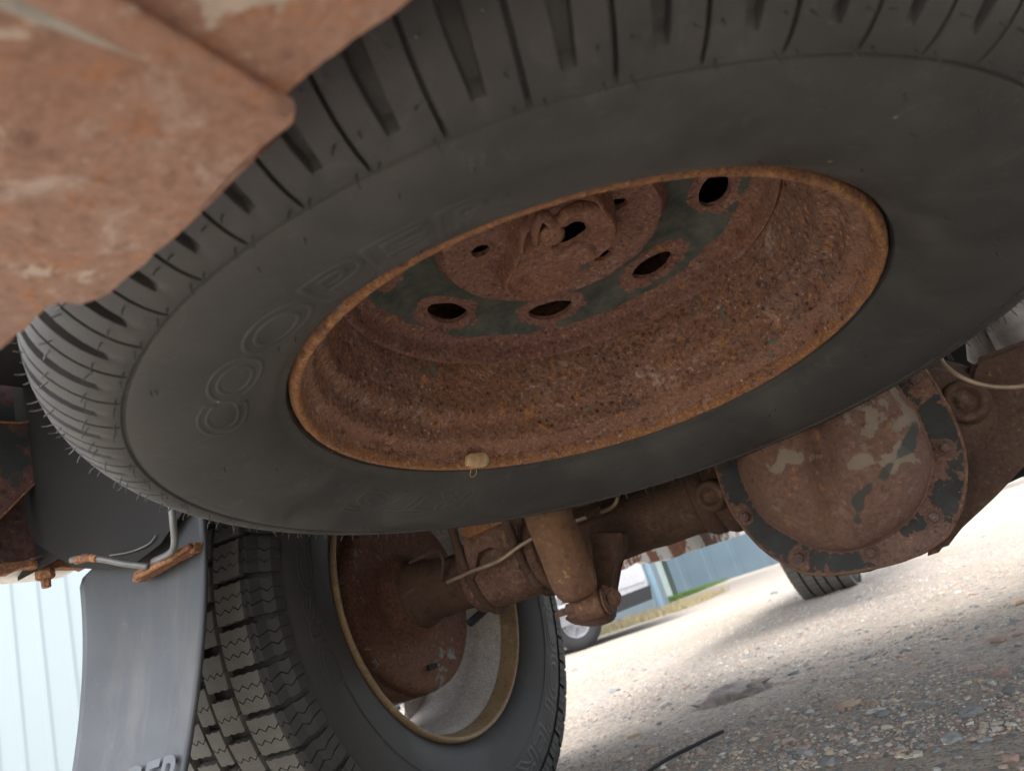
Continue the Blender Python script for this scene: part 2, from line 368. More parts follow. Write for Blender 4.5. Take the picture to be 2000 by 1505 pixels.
def scatter(name, V0, F0, N, xr, yr, rmin, rmax, sink, pw=2.5, parent=None):
    """N irregular stones in ONE mesh"""
    P = []
    while len(P) < N:
        x = rng.uniform(*xr); y = yr[0] + (yr[1] - yr[0]) * rng.random() ** 1.7
        # keep to the wedge the photograph looks into
        if x > .75 + .62 * (y + .2) or x < -.35 - .9 * y: continue
        d = noise.noise(Vector((x * 3.1, y * 3.1, 7)))
        d2 = noise.noise(Vector((x * .9 + y * .8, y * 2.2 - x * .6, 3)))
        if rng.random() > .55 + 1.2 * d + 1.3 * d2: continue
        P.append((x, y))
    P = np.array(P); nv = len(V0)
    r = rmin + (rmax - rmin) * rng.random(N) ** pw
    sc = np.stack([rng.uniform(.7, 1.35, N), rng.uniform(.6, 1.1, N), rng.uniform(.35, .8, N)], 1) * r[:, None]
    base = V0[None] * (1 + rng.uniform(-.22, .22, (N, nv, 1)))
    base = base * sc[:, None]
    an = rng.uniform(0, 2 * PI, N); ca, sa = np.cos(an)[:, None], np.sin(an)[:, None]
    X = base[..., 0] * ca - base[..., 1] * sa; Y = base[..., 0] * sa + base[..., 1] * ca
    Z = base[..., 2] + X * rng.uniform(-.3, .3, N)[:, None]
    gzv = np.array([gz(p[0], p[1]) for p in P])
    X += P[:, 0:1]; Y += P[:, 1:2]; Z += (gzv + r * sink)[:, None]
    co = np.stack([X, Y, Z], -1).reshape(-1, 3)
    Fa = (F0[None] + (np.arange(N) * nv)[:, None, None]).reshape(-1, 3)
    me = bpy.data.meshes.new(name); me.vertices.add(len(co)); me.vertices.foreach_set('co', co.ravel())
    me.loops.add(Fa.size); me.loops.foreach_set('vertex_index', Fa.ravel())
    me.polygons.add(len(Fa)); me.polygons.foreach_set('loop_start', np.arange(0, Fa.size, 3)); 
    me.update(calc_edges=True)
    at_ = me.attributes.new('tint', 'FLOAT_COLOR', 'POINT')
    col = np.array(STONE)[rng.integers(0, len(STONE), N)] * rng.uniform(.8, 1.25, (N, 1))
    col = np.concatenate([col, np.ones((N, 1))], 1); at_.data.foreach_set('color', np.repeat(col, nv, 0).ravel())
    return new_obj(name, me, m_stone, parent, None)
OV = np.array([(1, 0, 0), (-1, 0, 0), (0, 1, 0), (0, -1, 0), (0, 0, 1), (0, 0, -1)], float)
OF = np.array([(0, 2, 4), (2, 1, 4), (1, 3, 4), (3, 0, 4), (2, 0, 5), (1, 2, 5), (3, 1, 5), (0, 3, 5)])
IV, IF = ico(1)
tag(scatter('gravel_grit', OV, OF, 60000, (-2.6, 3.0), (0.0, 3.4), .0010, .0036, .0, 1.6), 'fine mixed grit lying over the lot under the truck', 'gravel', kind='stuff')
tag(scatter('gravel', IV, IF, 26000, (-3.0, 3.6), (0.0, 4.6), .0020, .0065, -.10, 2.8), 'loose mixed grey, pink and tan gravel on the lot', 'gravel', kind='stuff')
# larger pebbles: one by one, parts of the ground
I2V, I2F = ico(2)
pm = []
for k in range(14):
    V = [Vector(v) for v in I2V]
    s = Vector((random.uniform(.9, 1.3), random.uniform(.65, 1.0), random.uniform(.3, .6)))
    V = [Vector((v.x * s.x, v.y * s.y, v.z * s.z)) * (1 + .45 * noise.fractal(v * 1.6 + Vector((k * 5, 0, 0)), .7, 2.2, 4)) for v in V]
    me = bpy.data.meshes.new('pebble'); me.from_pydata(V, [], [tuple(int(i) for i in f) for f in I2F]); me.materials.append(m_stone)
    a_ = me.attributes.new('tint', 'FLOAT_COLOR', 'POINT'); cc = STONE[k % len(STONE)]
    a_.data.foreach_set('color', np.tile([*cc, 1.], len(V))); pm.append(me)
cnt = 0
def add_pebble(x, y, r, k=None):
    o = bpy.data.objects.new('pebble', pm[random.randrange(14) if k is None else k]); COL.objects.link(o); o.parent = ground
    o.location = (x, y, gz(x, y) + r * .08); o.scale = (r, r, r); o.rotation_euler = (random.uniform(-.25, .25), random.uniform(-.25, .25), random.uniform(0, 6.28))
for px, py, r, k in ((1990, 1180, .016, 9), (1905, 1300, .014, 3), (1660, 1375, .015, 9), (1640, 1385, .010, 6), (1725, 1392, .013, 8), (1895, 1390, .014, 0), (1690, 1283, .016, 1),
                  (1550, 1318, .013, 8), (1510, 1155, .03, 8), (1540, 1445, .014, 3), (1510, 1440, .011, 2), (1240, 1440, .013, 9), (1300, 1385, .014, 5), (1330, 1185, .03, 8),
                  (1620, 1490, .016, 8), (1950, 1250, .012, 6), (1860, 1440, .013, 1), (1575, 1470, .012, 1), (1770, 1270, .012, 8), (1955, 1310, .012, 6), (1200, 1350, .018, 0), (1975, 1345, .013, 8)):
    p = at(px, py, z=0); add_pebble(p.x, p.y, r, k); cnt += 1
while cnt < 290:
    py = random.uniform(1140, 1500); px = random.uniform(1110, 2000)
    if py < 1250 - .33 * (px - 1000) + 75: continue
    p = at(px, py, z=0)
    if p.y > 5: continue
    add_pebble(p.x, p.y, random.uniform(.004, .0075) * (1 + .25 * p.y)); cnt += 1
# flat stone slab and a dark rubber cord on the gravel
def rock(name, c, s, seed, mat, rot=0):
    V = []
    for v in ico(3)[0]:
        v = Vector(v); d = 1 + .5 * noise.fractal(v * 1.9 + Vector((seed, 0, 0)), .8, 2, 4)
        w = Vector((v.x * s[0], v.y * s[1], v.z * s[2])) * d; w.rotate(Matrix.Rotation(rot, 3, 'Z')); V.append(w + Vector(c))
    return mk(name, V, [tuple(int(i) for i in f) for f in ico(3)[1]], mat, None, 60)
p = at(1432, 1362, z=0.004)
tag(rock('flat_stone', (p.x, p.y, .006), (.066, .034, .020), 4, plain('slab_stone', (.27, .235, .215), .9, var=.35, sc=70, bump=1.0, bdist=.003), rot=.35), 'flat greyish mauve stone lying on gravel beside the near wheel', 'stone')
V, F = tube([at(px, py, z=.008) for px, py in ((1240, 1525), (1272, 1502), (1310, 1478), (1350, 1458), (1385, 1440), (1413, 1427))], .0026, 8, 6)
tag(mk('rubber_cord', V, F, m_blackpl), 'thin black rubber cord lying curved on the gravel', 'cord')

# ---- grass strip far off
m_grass = plain('grass_green', (.10, .17, .035), .9, var=.4, sc=30, bump=.8, bdist=.01); m_dry = plain('grass_dry', (.36, .30, .17), .9, var=.3, sc=20, bump=.6, bdist=.01)
def blades(name, x0, x1, y0, y1, N, h, mat, w=.006):
    V = []; F = []
    for i in range(N):
        x = random.uniform(x0, x1); y = random.uniform(y0, y1); z = ground_h(x, y); a = random.uniform(0, PI); hh = h * random.uniform(.5, 1.2)
        dx, dy = math.cos(a) * w, math.sin(a) * w; lx, ly = random.uniform(-.4, .4) * hh, random.uniform(-.4, .4) * hh
        k = len(V); V += [(x - dx, y - dy, z), (x + dx, y + dy, z), (x + lx, y + ly, z + hh)]; F.append((k, k + 1, k + 2))
    return mk(name, V, F, mat, None, None)
tag(blades('grass', -10, -5.6, 17, 23, 9000, .10, m_grass, .02), 'bright green grass strip before the pale buildings', 'grass', kind='stuff')
tag(blades('dry_grass', -5.2, -2.9, 10.2, 12.6, 2500, .13, m_dry, .01), 'pale dry grass tuft beyond the silver car', 'grass', kind='stuff')

# ---- buildings
def corr_wall(name, p0, p1, h, z0, mat, parent, pitch=.3, depth=.03):
    p0 = Vector((*p0, z0)); p1 = Vector((*p1, z0)); d = p1 - p0; L = d.length; d.normalize(); nrm = Vector((d.y, -d.x, 0)); V = []; F = []
    n = int(L / pitch)
    for i in range(n):
        for f, o in ((0, 0), (.35, 0), (.42, depth), (.58, depth), (.65, 0)):
            q = p0 + d * ((i + f) * pitch) + nrm * o; V.append(q); V.append(q + Vector((0, 0, h)))
    V.append(p1); V.append(p1 + Vector((0, 0, h)))
    for i in range(len(V) // 2 - 1): F.append((2 * i, 2 * i + 2, 2 * i + 3, 2 * i + 1))
    return mk(name, V, F, mat, parent, None)
m_blue = plain('blue_steel', (.085, .125, .155), .5, var=.05, sc=.8, bump=.03); m_pale = plain('pale_steel', (.24, .30, .29), .5, var=.04, sc=.8, bump=.03)
m_wsteel = plain('white_steel', (.19, .235, .245), .5, var=.03, sc=.6, bump=.03); m_roof = plain('grey_roof', (.35, .37, .4), .5, var=.05, sc=.8)
def shed(name, x0, x1, y0, y1, z0, h, mwall, pitch=.3):
    e = empty(name, ((x0 + x1) / 2, (y0 + y1) / 2, z0)); inv = Matrix.Translation((-(x0 + x1) / 2, -(y0 + y1) / 2, -z0))
    parts = [corr_wall('wall', (x0, y0), (x1, y0), h, z0, mwall, None, pitch), corr_wall('wall', (x1, y0), (x1, y1), h, z0, mwall, None, pitch),
             corr_wall('wall', (x1, y1), (x0, y1), h, z0, mwall, None, pitch), corr_wall('wall', (x0, y1), (x0, y0), h, z0, mwall, None, pitch)]
    ym = (y0 + y1) / 2; hr = (y1 - y0) * .16
    V = [(x0 - .3, y0 - .3, z0 + h), (x1 + .3, y0 - .3, z0 + h), (x1 + .3, ym, z0 + h + hr), (x0 - .3, ym, z0 + h + hr), (x1 + .3, y1 + .3, z0 + h), (x0 - .3, y1 + .3, z0 + h)]
    bm = bmesh.new(); bm_add(bm, V + [(v[0], v[1], v[2] + .1) for v in V], [(0, 1, 2, 3), (3, 2, 4, 5), (6, 7, 8, 9), (9, 8, 10, 11), (0, 1, 7, 6), (1, 2, 8, 7), (2, 4, 10, 8), (4, 5, 11, 10), (5, 3, 9, 11), (3, 0, 6, 9)])
    parts.append(from_bm('roof', bm, m_roof, None, None))
    for q in parts: q.data.transform(inv); q.parent = e
    return e
a0 = at(1325, 1160, y=24); a1 = at(1510, 1098, y=24)
tag(shed('steel_building', a0.x, a0.x + 9.0, 24, 36, -.15, 5.2, m_blue, .9), 'slate blue ribbed steel building far across the lot', 'building')
tag(shed('workshop', a0.x - 14, a0.x - 1.2, 27, 40, -.15, 5.0, m_pale, .7), 'pale green steel workshop left of the blue building', 'building')
tag(shed('warehouse', -17.5, -5.6, 7.5, 17, -.15, 6.5, m_wsteel, .9), 'tall white ribbed warehouse seen beside the mud flap', 'building')
# ---- light blue post
p = at(1297, 1196, z=-.15); q = at(1277, 1142, y=p.y)
bm = bmesh.new(); V, F = tube([(p.x, p.y, -.2), (p.x, p.y, .95)], .06, 12, 4); bm_add(bm, V, F)
V, F = lathe([(0, .95), (.07, .95), (.07, .99), (.04, 1.03), (0, 1.03)], 16, frame=Matrix.Translation((p.x, p.y, 0))); bm_add(bm, V, F)
tag(from_bm('bollard', bm, plain('post_blue', (.20, .30, .36), .5, var=.08)), 'light blue bollard post behind the silver car', 'post')

# ---- silver car: side view, wheel and rear bumper seen past the shock absorber
def car():
    wp = at(1141, 1268, z=-.150); c0 = Vector((wp.x, wp.y, -.15)); e = empty('parked_car', c0)
    # along +x the tail, -x the nose; wheel at 0
    def ext(pts, y0, y1, name, mat, bev=.02):
        bm = prism([(x, y0, z) for x, z in pts], (0, y1 - y0, 0)); bmesh.ops.triangulate(bm, faces=[f for f in bm.faces if len(f.verts) > 4])
        o = from_bm(name, bm, mat, e, 35); return o
    arch = lambda cx, r: [(cx + r * math.cos(a), .31 + r * math.sin(a)) for a in np.linspace(-.35, PI + .35, 14)]
    body = [(.93, .36), (.97, .5), (.97, .75), (.88, .98), (.5, 1.03), (-1.9, 1.02), (-3.05, .93), (-3.48, .78), (-3.56, .5), (-3.5, .3)]
    low = [(-3.5, .3)] + [(x, z) for x, z in arch(-2.7, .36)][::-1] + [(x, z) for x, z in arch(0, .36)][::-1] + [(.9, .3)]
    # outline: bottom left->right through both arches, then back over the top
    bot = []
    for cx in (-2.7, 0.0):
        bot += [(cx + .37 * math.cos(a), .31 + .37 * math.sin(a)) for a in np.linspace(PI, 0, 14)]
    outline = [(-3.5, .31)] + bot + [(.9, .33)] + body[:-1]
    ext(outline, 0.0, 1.7, 'body', m_silver)
    ext([(-2.0, 1.02), (-1.35, 1.42), (.1, 1.45), (.62, 1.03)], .12, 1.58, 'cabin', m_silver)
    ext([(-1.85, 1.05), (-1.3, 1.38), (-.72, 1.38), (-.72, 1.05)], .105, .118, 'window', m_glass)
    ext([(-.66, 1.05), (-.66, 1.38), (.06, 1.39), (.45, 1.05)], .105, .118, 'window', m_glass)
    ext([(.42, .27), (.96, .30), (.99, .46), (.5, .44)], -.02, 1.72, 'bumper', m_blackpl)
    ext([(-2.3, .22), (-.4, .22), (-.42, .34), (-2.28, .34)], -.015, 1.715, 'sill', m_blackpl)
    ext([(-2.25, .52), (.94, .52), (.94, .56), (-2.25, .56)], -.018, -.002, 'side_moulding', m_silver)
    for cx in (0.0, -2.7):
        for yy in (.10, 1.60):
            fr = axis_frame((cx, yy, .31), (0, 1, 0))
            V, F = lathe([(.165, -.084), (.20, -.10), (.24, -.105), (.285, -.10), (.308, -.07), (.31, 0), (.308, .07), (.285, .10), (.24, .105), (.165, .09)], 48, True, fr)
            w = mk('wheel', V, F, m_blackpl, e, 50)
            V, F = lathe([(0, -.075), (.05, -.075), (.055, -.06), (.10, -.045), (.14, -.05), (.155, -.085), (.165, -.088), (.165, .085), (.0, .085)], 48, False, fr)
            mk('rim', V, F, m_alloy, w, 40)
            for k in range(7):
                a = 2 * PI * k / 7; bm = bmesh.new()
                bm_add(bm, *box((-.011, .05, -.07), (.011, .150, -.04))); 
                bmesh.ops.transform(bm, verts=bm.verts, matrix=fr @ Matrix.Rotation(a, 4, 'Z')); from_bm('spoke', bm, m_alloy, w, None)
    e.rotation_euler = (0, 0, R(24))
    return e
tag(car(), 'silver car parked across the lot, seen past the shock absorber', 'car')

# ================================================================== SPARE WHEEL
SN = Vector((.0277, .1079, .9938)).normalized()
SCN = Vector((.4867, -.4346, .3949))
# local axes: e1 (image left), e2, n (up into the truck)
CW = CAMR @ Matrix(((1, 0, 0), (0, -1, 0), (0, 0, -1)))     # camera (right, down, forward) -> world
E1 = (CW @ Vector((-0.9709895, 0.23912213, 0)));  E1 = (E1 - SN * E1.dot(SN)).normalized(); E2 = SN.cross(E1)
SM = Matrix((E1, E2, SN)).transposed().to_4x4(); SM.translation = SCN
spare = empty('spare_wheel', mw=SM)
tag(spare, 'spare wheel with rusty steel rim hanging flat under the truck bed', 'spare wheel')
bpy.context.view_layer.update()

# ---- tyre with moulded shoulder lugs
side = [(.2090, .006), (.2105, .000), (.2118, -.0055), (.2150, -.0085), (.2165, -.0092), (.2185, -.0118), (.2260, -.0185), (.2380, -.0245), (.2520, -.0290), (.2660, -.0320),
        (.2800, -.0338), (.2920, -.0340), (.2972, -.0334), (.2988, -.0330), (.2996, -.0321), (.3004, -.0323), (.3014, -.0338), (.3040, -.0340)]
shl = [(.3085, -.0334), (.3120, -.0326), (.3170, -.0308), (.3225, -.0280), (.3280, -.0242), (.3330, -.0198), (.3375, -.0148), (.3412, -.0092), (.3440, -.0030), (.3460, .0040),
       (.3474, .0120), (.3483, .0210), (.3489, .0300)]
trd = [(.3491, .0340), (.3491, .0344), (.3491, .0410), (.3491, .0414), (.3496, .0600), (.3499, .0636), (.3499, .0640), (.3499, .0710), (.3499, .0714), (.3502, .0880)]
groove_rows = {(.3491, .0344), (.3491, .0410), (.3499, .0640), (.3499, .0710)}
half = side + shl + trd
ZM = .0895
full = half + [(r, 2 * ZM - z) for r, z in half[::-1]]
NP = 64; rows = []
for k, (r, z) in enumerate(full):
    a = full[max(k - 1, 0)]; b = full[min(k + 1, len(full) - 1)]; dr, dz = b[0] - a[0], b[1] - a[1]; L = math.hypot(dr, dz)
    rows.append((r, z, dz / L, -dr / L))          # outward normal in (r, z)
V = []; F = []; NS = 14; m = len(full)
for p in range(NP):
    jit = .04 * math.sin(p * 2.1) + .03 * math.sin(p * .7)
    for st in range(NS):
        for k, (r, z, nr, nz) in enumerate(rows):
            zz = z if z <= ZM else 2 * ZM - z
            inl = r > .3035
            w = min(1, max(0, (r - .3105) / .03)); ww = .13 + .11 * w; wd = .0048 * min(1, max(0, (r - .3115) / .004))
            if r < .3115: wd = 0
            td = .0032 if inl else 0
            gd = .007 if (r, z) in groove_rows or (r, round(2 * ZM - z, 4)) in groove_rows else 0
            S = [(-.034, 0), (-.024, td), (.024, td), (.034, 0), (.12, 0), (.26 - ww * .2, 0), (.5 - ww / 2 - .02, 0), (.5 - ww / 2, wd), (.5 + ww / 2, wd), (.5 + ww / 2 + .02, 0), (.72, 0), (.80, 0), (.87, 0), (.93, 0)]
            f, d = S[st]; d = max(d, gd)
            slant = (.03 * (zz + .03) / .1) * (1 if inl else 0)
            th = 2 * PI * (p + f + jit * 0 + slant) / NP
            rr = r - nr * d; z2 = z - nz * d
            V.append((rr * math.cos(th), rr * math.sin(th), z2))
N = NP * NS
for i in range(N):
    j = (i + 1) % N
    for k in range(m - 1): F.append((i * m + k, i * m + k + 1, j * m + k + 1, j * m + k))
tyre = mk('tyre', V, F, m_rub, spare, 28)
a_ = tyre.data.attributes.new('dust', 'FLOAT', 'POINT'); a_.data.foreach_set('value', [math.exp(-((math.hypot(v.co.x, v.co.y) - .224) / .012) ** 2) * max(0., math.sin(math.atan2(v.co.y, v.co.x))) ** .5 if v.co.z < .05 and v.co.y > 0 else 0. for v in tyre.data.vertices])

def surf_spare(r):
    for a, b in zip(side, side[1:]):
        if a[0] <= r <= b[0]: return a[1] + (b[1] - a[1]) * (r - a[0]) / (b[0] - a[0])
    for a, b in zip(shl, shl[1:]):
        if a[0] <= r <= b[0]: return a[1] + (b[1] - a[1]) * (r - a[0]) / (b[0] - a[0])
    return -.034
def text_mesh(s, size, bev, outline=True, shear=.0, ext=0.0, width=1.0):
    cu = bpy.data.curves.new('t', 'FONT'); cu.body = s; cu.size = size; cu.shear = shear; cu.align_x = 'CENTER'; cu.align_y = 'CENTER'; cu.resolution_u = 5
    cu.fill_mode = 'NONE' if outline else 'BOTH'; cu.bevel_depth = bev; cu.bevel_resolution = 1; cu.extrude = ext; cu.space_character = 1.05
    cu.offset = size * .018
    o = bpy.data.objects.new('t', cu); COL.objects.link(o); bpy.context.view_layer.update()
    me = bpy.data.meshes.new_from_object(o.evaluated_get(bpy.context.evaluated_depsgraph_get())); bpy.data.objects.remove(o); bpy.data.curves.remove(cu)
    return me
def ring_text(name, s, size, rmid, ang, dirn, surf, zsgn, mat, parent, bev=.0008, spread=1.35, outline=True, shear=0.0):
    """letters on a sidewall, tops outward, reading in the direction dirn of the local angle"""
    me = text_mesh(s, size, bev, outline, shear)
    bm = bmesh.new(); bm.from_mesh(me); bmesh.ops.subdivide_edges(bm, edges=[e for e in bm.edges if e.calc_length() > .004], cuts=3) 
    for v in bm.verts:
        r = rmid + v.co.y; th = R(ang) + dirn * v.co.x * spread / rmid; z = surf(r) + zsgn * v.co.z * .42
        v.co = Vector((r * math.cos(th), r * math.sin(th), z))
    bm.to_mesh(me); bm.free(); me.name = name
    return new_obj(name, me, mat, parent, 60)
ring_text('lettering', 'COOPER', .037, .2480, 50, 1, surf_spare, -1, m_rub, spare, bev=.0013, spread=1.75, shear=.2)
ring_text('lettering', 'RT/S', .036, .2400, -45, 1, surf_spare, -1, m_rub, spare, bev=.0014, spread=1.8, shear=.25)
ring_text('lettering', 'P225/70R15', .0085, .2230, -6, 1, surf_spare, -1, m_rub, spare, bev=.0003, spread=1.25)
ring_text('lettering', 'TUBELESS RADIAL', .0060, .2925, -2, 1, surf_spare, -1, m_rub, spare, bev=.00025, spread=1.25)
# fine moulding rings on the sidewall
# ---- rubber hairs left by the mould
V = []; F = []
def hair(r, z, nr, nz, th, L, rad=.00042):
    ct, st_ = math.cos(th), math.sin(th); p = Vector((r * ct, r * st_, z)); n = Vector((nr * ct, nr * st_, nz)).normalized()
    n = (n + Vector((random.uniform(-.3, .3), random.uniform(-.3, .3), random.uniform(-.3, .3)))).normalized()
    a = n.orthogonal().normalized(); b = n.cross(a); k = len(V)
    for q, rr in ((p - n * .001, rad), (p + n * L * .6, rad * .9), (p + n * L + a * L * .12, rad * .7)):
        for i in range(4): V.append(q + (a * math.cos(i * PI / 2) + b * math.sin(i * PI / 2)) * rr)
    for l in (0, 4):
        for i in range(4): F.append((k + l + i, k + l + (i + 1) % 4, k + l + 4 + (i + 1) % 4, k + l + 4 + i))
    F.append((k + 8, k + 9, k + 10, k + 11))
lugrows = [i for i, q in enumerate(rows) if .303 < q[0] and q[1] < ZM]
for p in range(NP):
    for f in (.16, .84):
        for tgt in (.3045, .3170, .3330, .3440, .3483):
            k = min(lugrows, key=lambda i: abs(rows[i][0] - tgt)); r, z, nr, nz = rows[k]
            if random.random() < .12: continue
            slant = .03 * (z + .03) / .1
            th = 2 * PI * (p + f + slant + random.uniform(-.02, .02)) / NP; hair(r, z, nr, nz, th, random.uniform(.0032, .0070))
for i in range(46):
    th = random.uniform(0, 2 * PI); r = random.choice((.235, .262, .286)) + random.uniform(-.004, .004); hair(r, surf_spare(r), 0.05, -1, th, random.uniform(.002, .004), .00032)
tag(mk('mould_hair', V, F, m_hair, spare, None), kind='stuff')

# ---- steel rim (barrel), welded disc
prof = [(.2098, .008), (.2096, .001), (.2088, -.0028), (.2072, -.0052), (.2052, -.0060), (.2032, -.0048), (.2020, -.0018), (.2014, .003), (.2005, .009), (.1985, .0125), (.1950, .0145),
        (.1922, .018), (.1912, .027), (.1908, .0320), (.1885, .0350), (.1840, .0370), (.1812, .0395), (.1800, .045), (.1790, .055), (.1775, .063), (.1758, .071), (.1745, .080), (.1738, .092), (.1735, .104),
        (.1735, .12), (.176, .14), (.184, .155), (.190, .168), (.200, .172), (.207, .178), (.209, .182)]
fine = []
for a, b in zip(prof, prof[1:]):
    k = max(1, int(math.hypot(b[0] - a[0], b[1] - a[1]) / .0022))
    for i in range(k): fine.append((a[0] + (b[0] - a[0]) * i / k, a[1] + (b[1] - a[1]) * i / k))
fine.append(prof[-1])
nl = sum(1 for r, z in fine if z < .0125)
V, F = lathe(fine, 520, jitter=.00095, nscale=130)
bmr = mk('rim', V, F, m_barrel, spare, 180)
V, F = lathe([(r - .0001, z - .00035) for r, z in fine if z < .0045], 420, jitter=.0006, nscale=120)
mk('rim_lip', V, F, m_lip, spare, 180)
V, F = lathe([(r - .00012, z - .00025) for r, z in fine if .0035 < z < .0165 and r > .19], 420, jitter=.00085, nscale=95)
mk('bead_seat', V, F, m_seat, spare, 180)

dprof = [(.1742, .0890), (.1715, .0872), (.1690, .0880), (.1675, .0910), (.1668, .0960), (.1655, .1020), (.1635, .1055), (.1600, .1080), (.1540, .1105), (.1470, .1150), (.1400, .1195), (.1330, .1215), (.1200, .1220), (.1060, .1212),
         (.0980, .1195), (.0930, .1150), (.0900, .1090), (.0870, .1052), (.0820, .1044), (.0700, .1070), (.0600, .1085), (.0500, .1092), (.0400, .1090), (.0340, .1075), (.0315, .1060)]
fd = []
for a, b in zip(dprof, dprof[1:]):
    k = max(1, int(math.hypot(b[0] - a[0], b[1] - a[1]) / .0022))
    for i in range(k): fd.append((a[0] + (b[0] - a[0]) * i / k, a[1] + (b[1] - a[1]) * i / k))
fd.append(dprof[-1])
back = [(r, z + .0042) for r, z in dprof[::-1]]
V, F = lathe(fd + back, 300, True)
VENT = [R(-43 - 45 * k) for k in range(8)]; LUG = [R(9 + 72 * k) for k in range(5)]
def near_hole(x, y):
    d = 1.0
    for a in VENT:
        ca, sa = math.cos(a), math.sin(a); u_ = x * ca + y * sa - .1345; v_ = -x * sa + y * ca
        d = min(d, (math.hypot(u_ / .0112, v_ / .0215) - 1) * .014)
    for a in LUG: d = min(d, math.hypot(x - .0575 * math.cos(a), y - .0575 * math.sin(a)) - .0075)
    return d
disc = mk('wheel_disc', V, F, m_disc, spare, None)
cut = bmesh.new()
for a in VENT:
    fr = Matrix.Rotation(a, 4, 'Z') @ Matrix.Translation((.1345, 0, .12)) @ Matrix.Diagonal((.0112, .0215, 1, 1))
    bmesh.ops.create_cone(cut, cap_ends=True, segments=40, radius1=1, radius2=1, depth=.06, matrix=fr)
for a in LUG:
    bmesh.ops.create_cone(cut, cap_ends=True, segments=28, radius1=.0075, radius2=.0075, depth=.06, matrix=Matrix.Translation((.0575 * math.cos(a), .0575 * math.sin(a), .11)))
bmesh.ops.create_cone(cut, cap_ends=True, segments=16, radius1=.0042, radius2=.0042, depth=.0062, matrix=Matrix.Translation((-.0095, -.0575, .1075)))
cme = bpy.data.meshes.new('cut'); cut.to_mesh(cme); cut.free(); co_ = bpy.data.objects.new('cut', cme); COL.objects.link(co_)
co_.parent = spare; bpy.context.view_layer.update()
md = disc.modifiers.new('b', 'BOOLEAN'); md.operation = 'DIFFERENCE'; md.solver = 'EXACT'; md.object = co_
bpy.context.view_layer.update(); me = bpy.data.meshes.new_from_object(disc.evaluated_get(bpy.context.evaluated_depsgraph_get()))
disc.modifiers.clear(); disc.data = me; bpy.data.objects.remove(co_)
ra = me.attributes.new('rust', 'FLOAT', 'POINT'); vals = []
for v in me.vertices:
    x, y, z = v.co; r = math.hypot(x, y); d = near_hole(x, y)
    s = 0.0
    s = max(s, 1.22 - d / .0125)                     # round the punched holes
    s = max(s, (r - .156) / .008 + .45)              # outer bend
    s = max(s, (.096 - r) / .008 + .35 if r < .1 else 0)  # hub plateau
    if .02 < r < .09 and math.sin(math.atan2(y, x) * 3 + .6) > .55: s = min(s, .72)
    vals.append(min(1.3, max(0, s)))
    dd = noise.fractal(v.co * 110, .9, 2.1, 4) * .0006 * min(1, s)
    v.co.z += dd
    if d < .0025 : v.co.z -= .0022 * (1 - max(0, d) / .0025)   # raised punched edge
ra.data.foreach_set('value', vals)
me.polygons.foreach_set('use_smooth', [True] * len(me.polygons)); me.set_sharp_from_angle(angle=R(38))

# ---- stamped hoist retainer plate over the hub
SMI = SM.inverted()
def sl(px, py, z):
    """pixel -> local point of the spare wheel at local height z"""
    o_ = SMI @ Vector(CAMP); d_ = SMI.to_3x3() @ (CAMR @ Vector(((px - 1000) / 1455, -(py - 752.5) / 1455, -1.0))); return o_ + d_ * ((z - o_.z) / d_.z)
ZP = .1050
oc = sl(1120, 452, ZP - .006)
outl = [sl(px, py, ZP - .002) for px, py in ((1208, 428), (1203, 450), (1185, 470), (1160, 488), (1130, 503), (1108, 522), (1098, 540), (1078, 556), (1045, 568), (1010, 568), (985, 560), (972, 545), (976, 528), (988, 508), (994, 485), (993, 462), (998, 440), (1012, 422))]
outl += [Vector((.020, .050, 0)), Vector((.008, .066, 0)), Vector((-.012, .074, 0)), Vector((-.030, .066, 0)), Vector((-.042, .045, 0)), Vector((-.050, .022, 0))]
po = sorted(((math.atan2(v.y - oc.y, v.x - oc.x), math.hypot(v.x - oc.x, v.y - oc.y)) for v in outl))
po = [(po[-1][0] - 2 * PI, po[-1][1])] + po + [(po[0][0] + 2 * PI, po[0][1])]
slot = [sl(px, py, ZP - .006) for px, py in ((1142, 440), (1140, 458), (1122, 472), (1100, 482), (1086, 484), (1092, 462), (1108, 440), (1124, 426), (1136, 427))]
so_ = sorted(((math.atan2(v.y - oc.y, v.x - oc.x), math.hypot(v.x - oc.x, v.y - oc.y)) for v in slot))
so_ = [(so_[-1][0] - 2 * PI, so_[-1][1])] + so_ + [(so_[0][0] + 2 * PI, so_[0][1])]
def itp(T, a):
    for (a0_, r0_), (a1_, r1_) in zip(T, T[1:]):
        if a0_ <= a <= a1_: t = (a - a0_) / (a1_ - a0_ + 1e-9); t = t * t * (3 - 2 * t) * .5 + t * .5; return r0_ + (r1_ - r0_) * t
    return T[0][1]
ear = sl(1035, 538, ZP - .004); dome_c = sl(1172, 425, ZP - .008); left_r = sl(1010, 470, ZP - .008); bas = sl(1062, 470, ZP - .008)
def ga(x, y, c, w): return math.exp(-((x - c.x) ** 2 + (y - c.y) ** 2) / w ** 2)
def plate_pt(ph, t):
    r0 = itp(so_, ph); r1 = max(itp(po, ph), r0 + .004); r = r0 + (r1 - r0) * t
    x = oc.x + r * math.cos(ph); y = oc.y + r * math.sin(ph)
    h = .0095 + .0085 * ga(x, y, left_r, .011) + .0055 * ga(x, y, dome_c, .018) - .0080 * ga(x, y, bas, .015)
    h += .0045 * ga(x, y, ear, .022) - .0115 * ga(x, y, ear, .0105)
    d_out = (r1 - r); h += .0042 * math.exp(-((d_out - .0065) / .0030) ** 2); k = min(1, d_out / .0042); h = h * k * k * (3 - 2 * k) - .0035 * (1 - k)
    d_in = r - r0; k = min(1, d_in / .004); h -= .0075 * (1 - k) ** 2
    return x, y, ZP - h
V = []; F = []; NA, NR = 220, 60
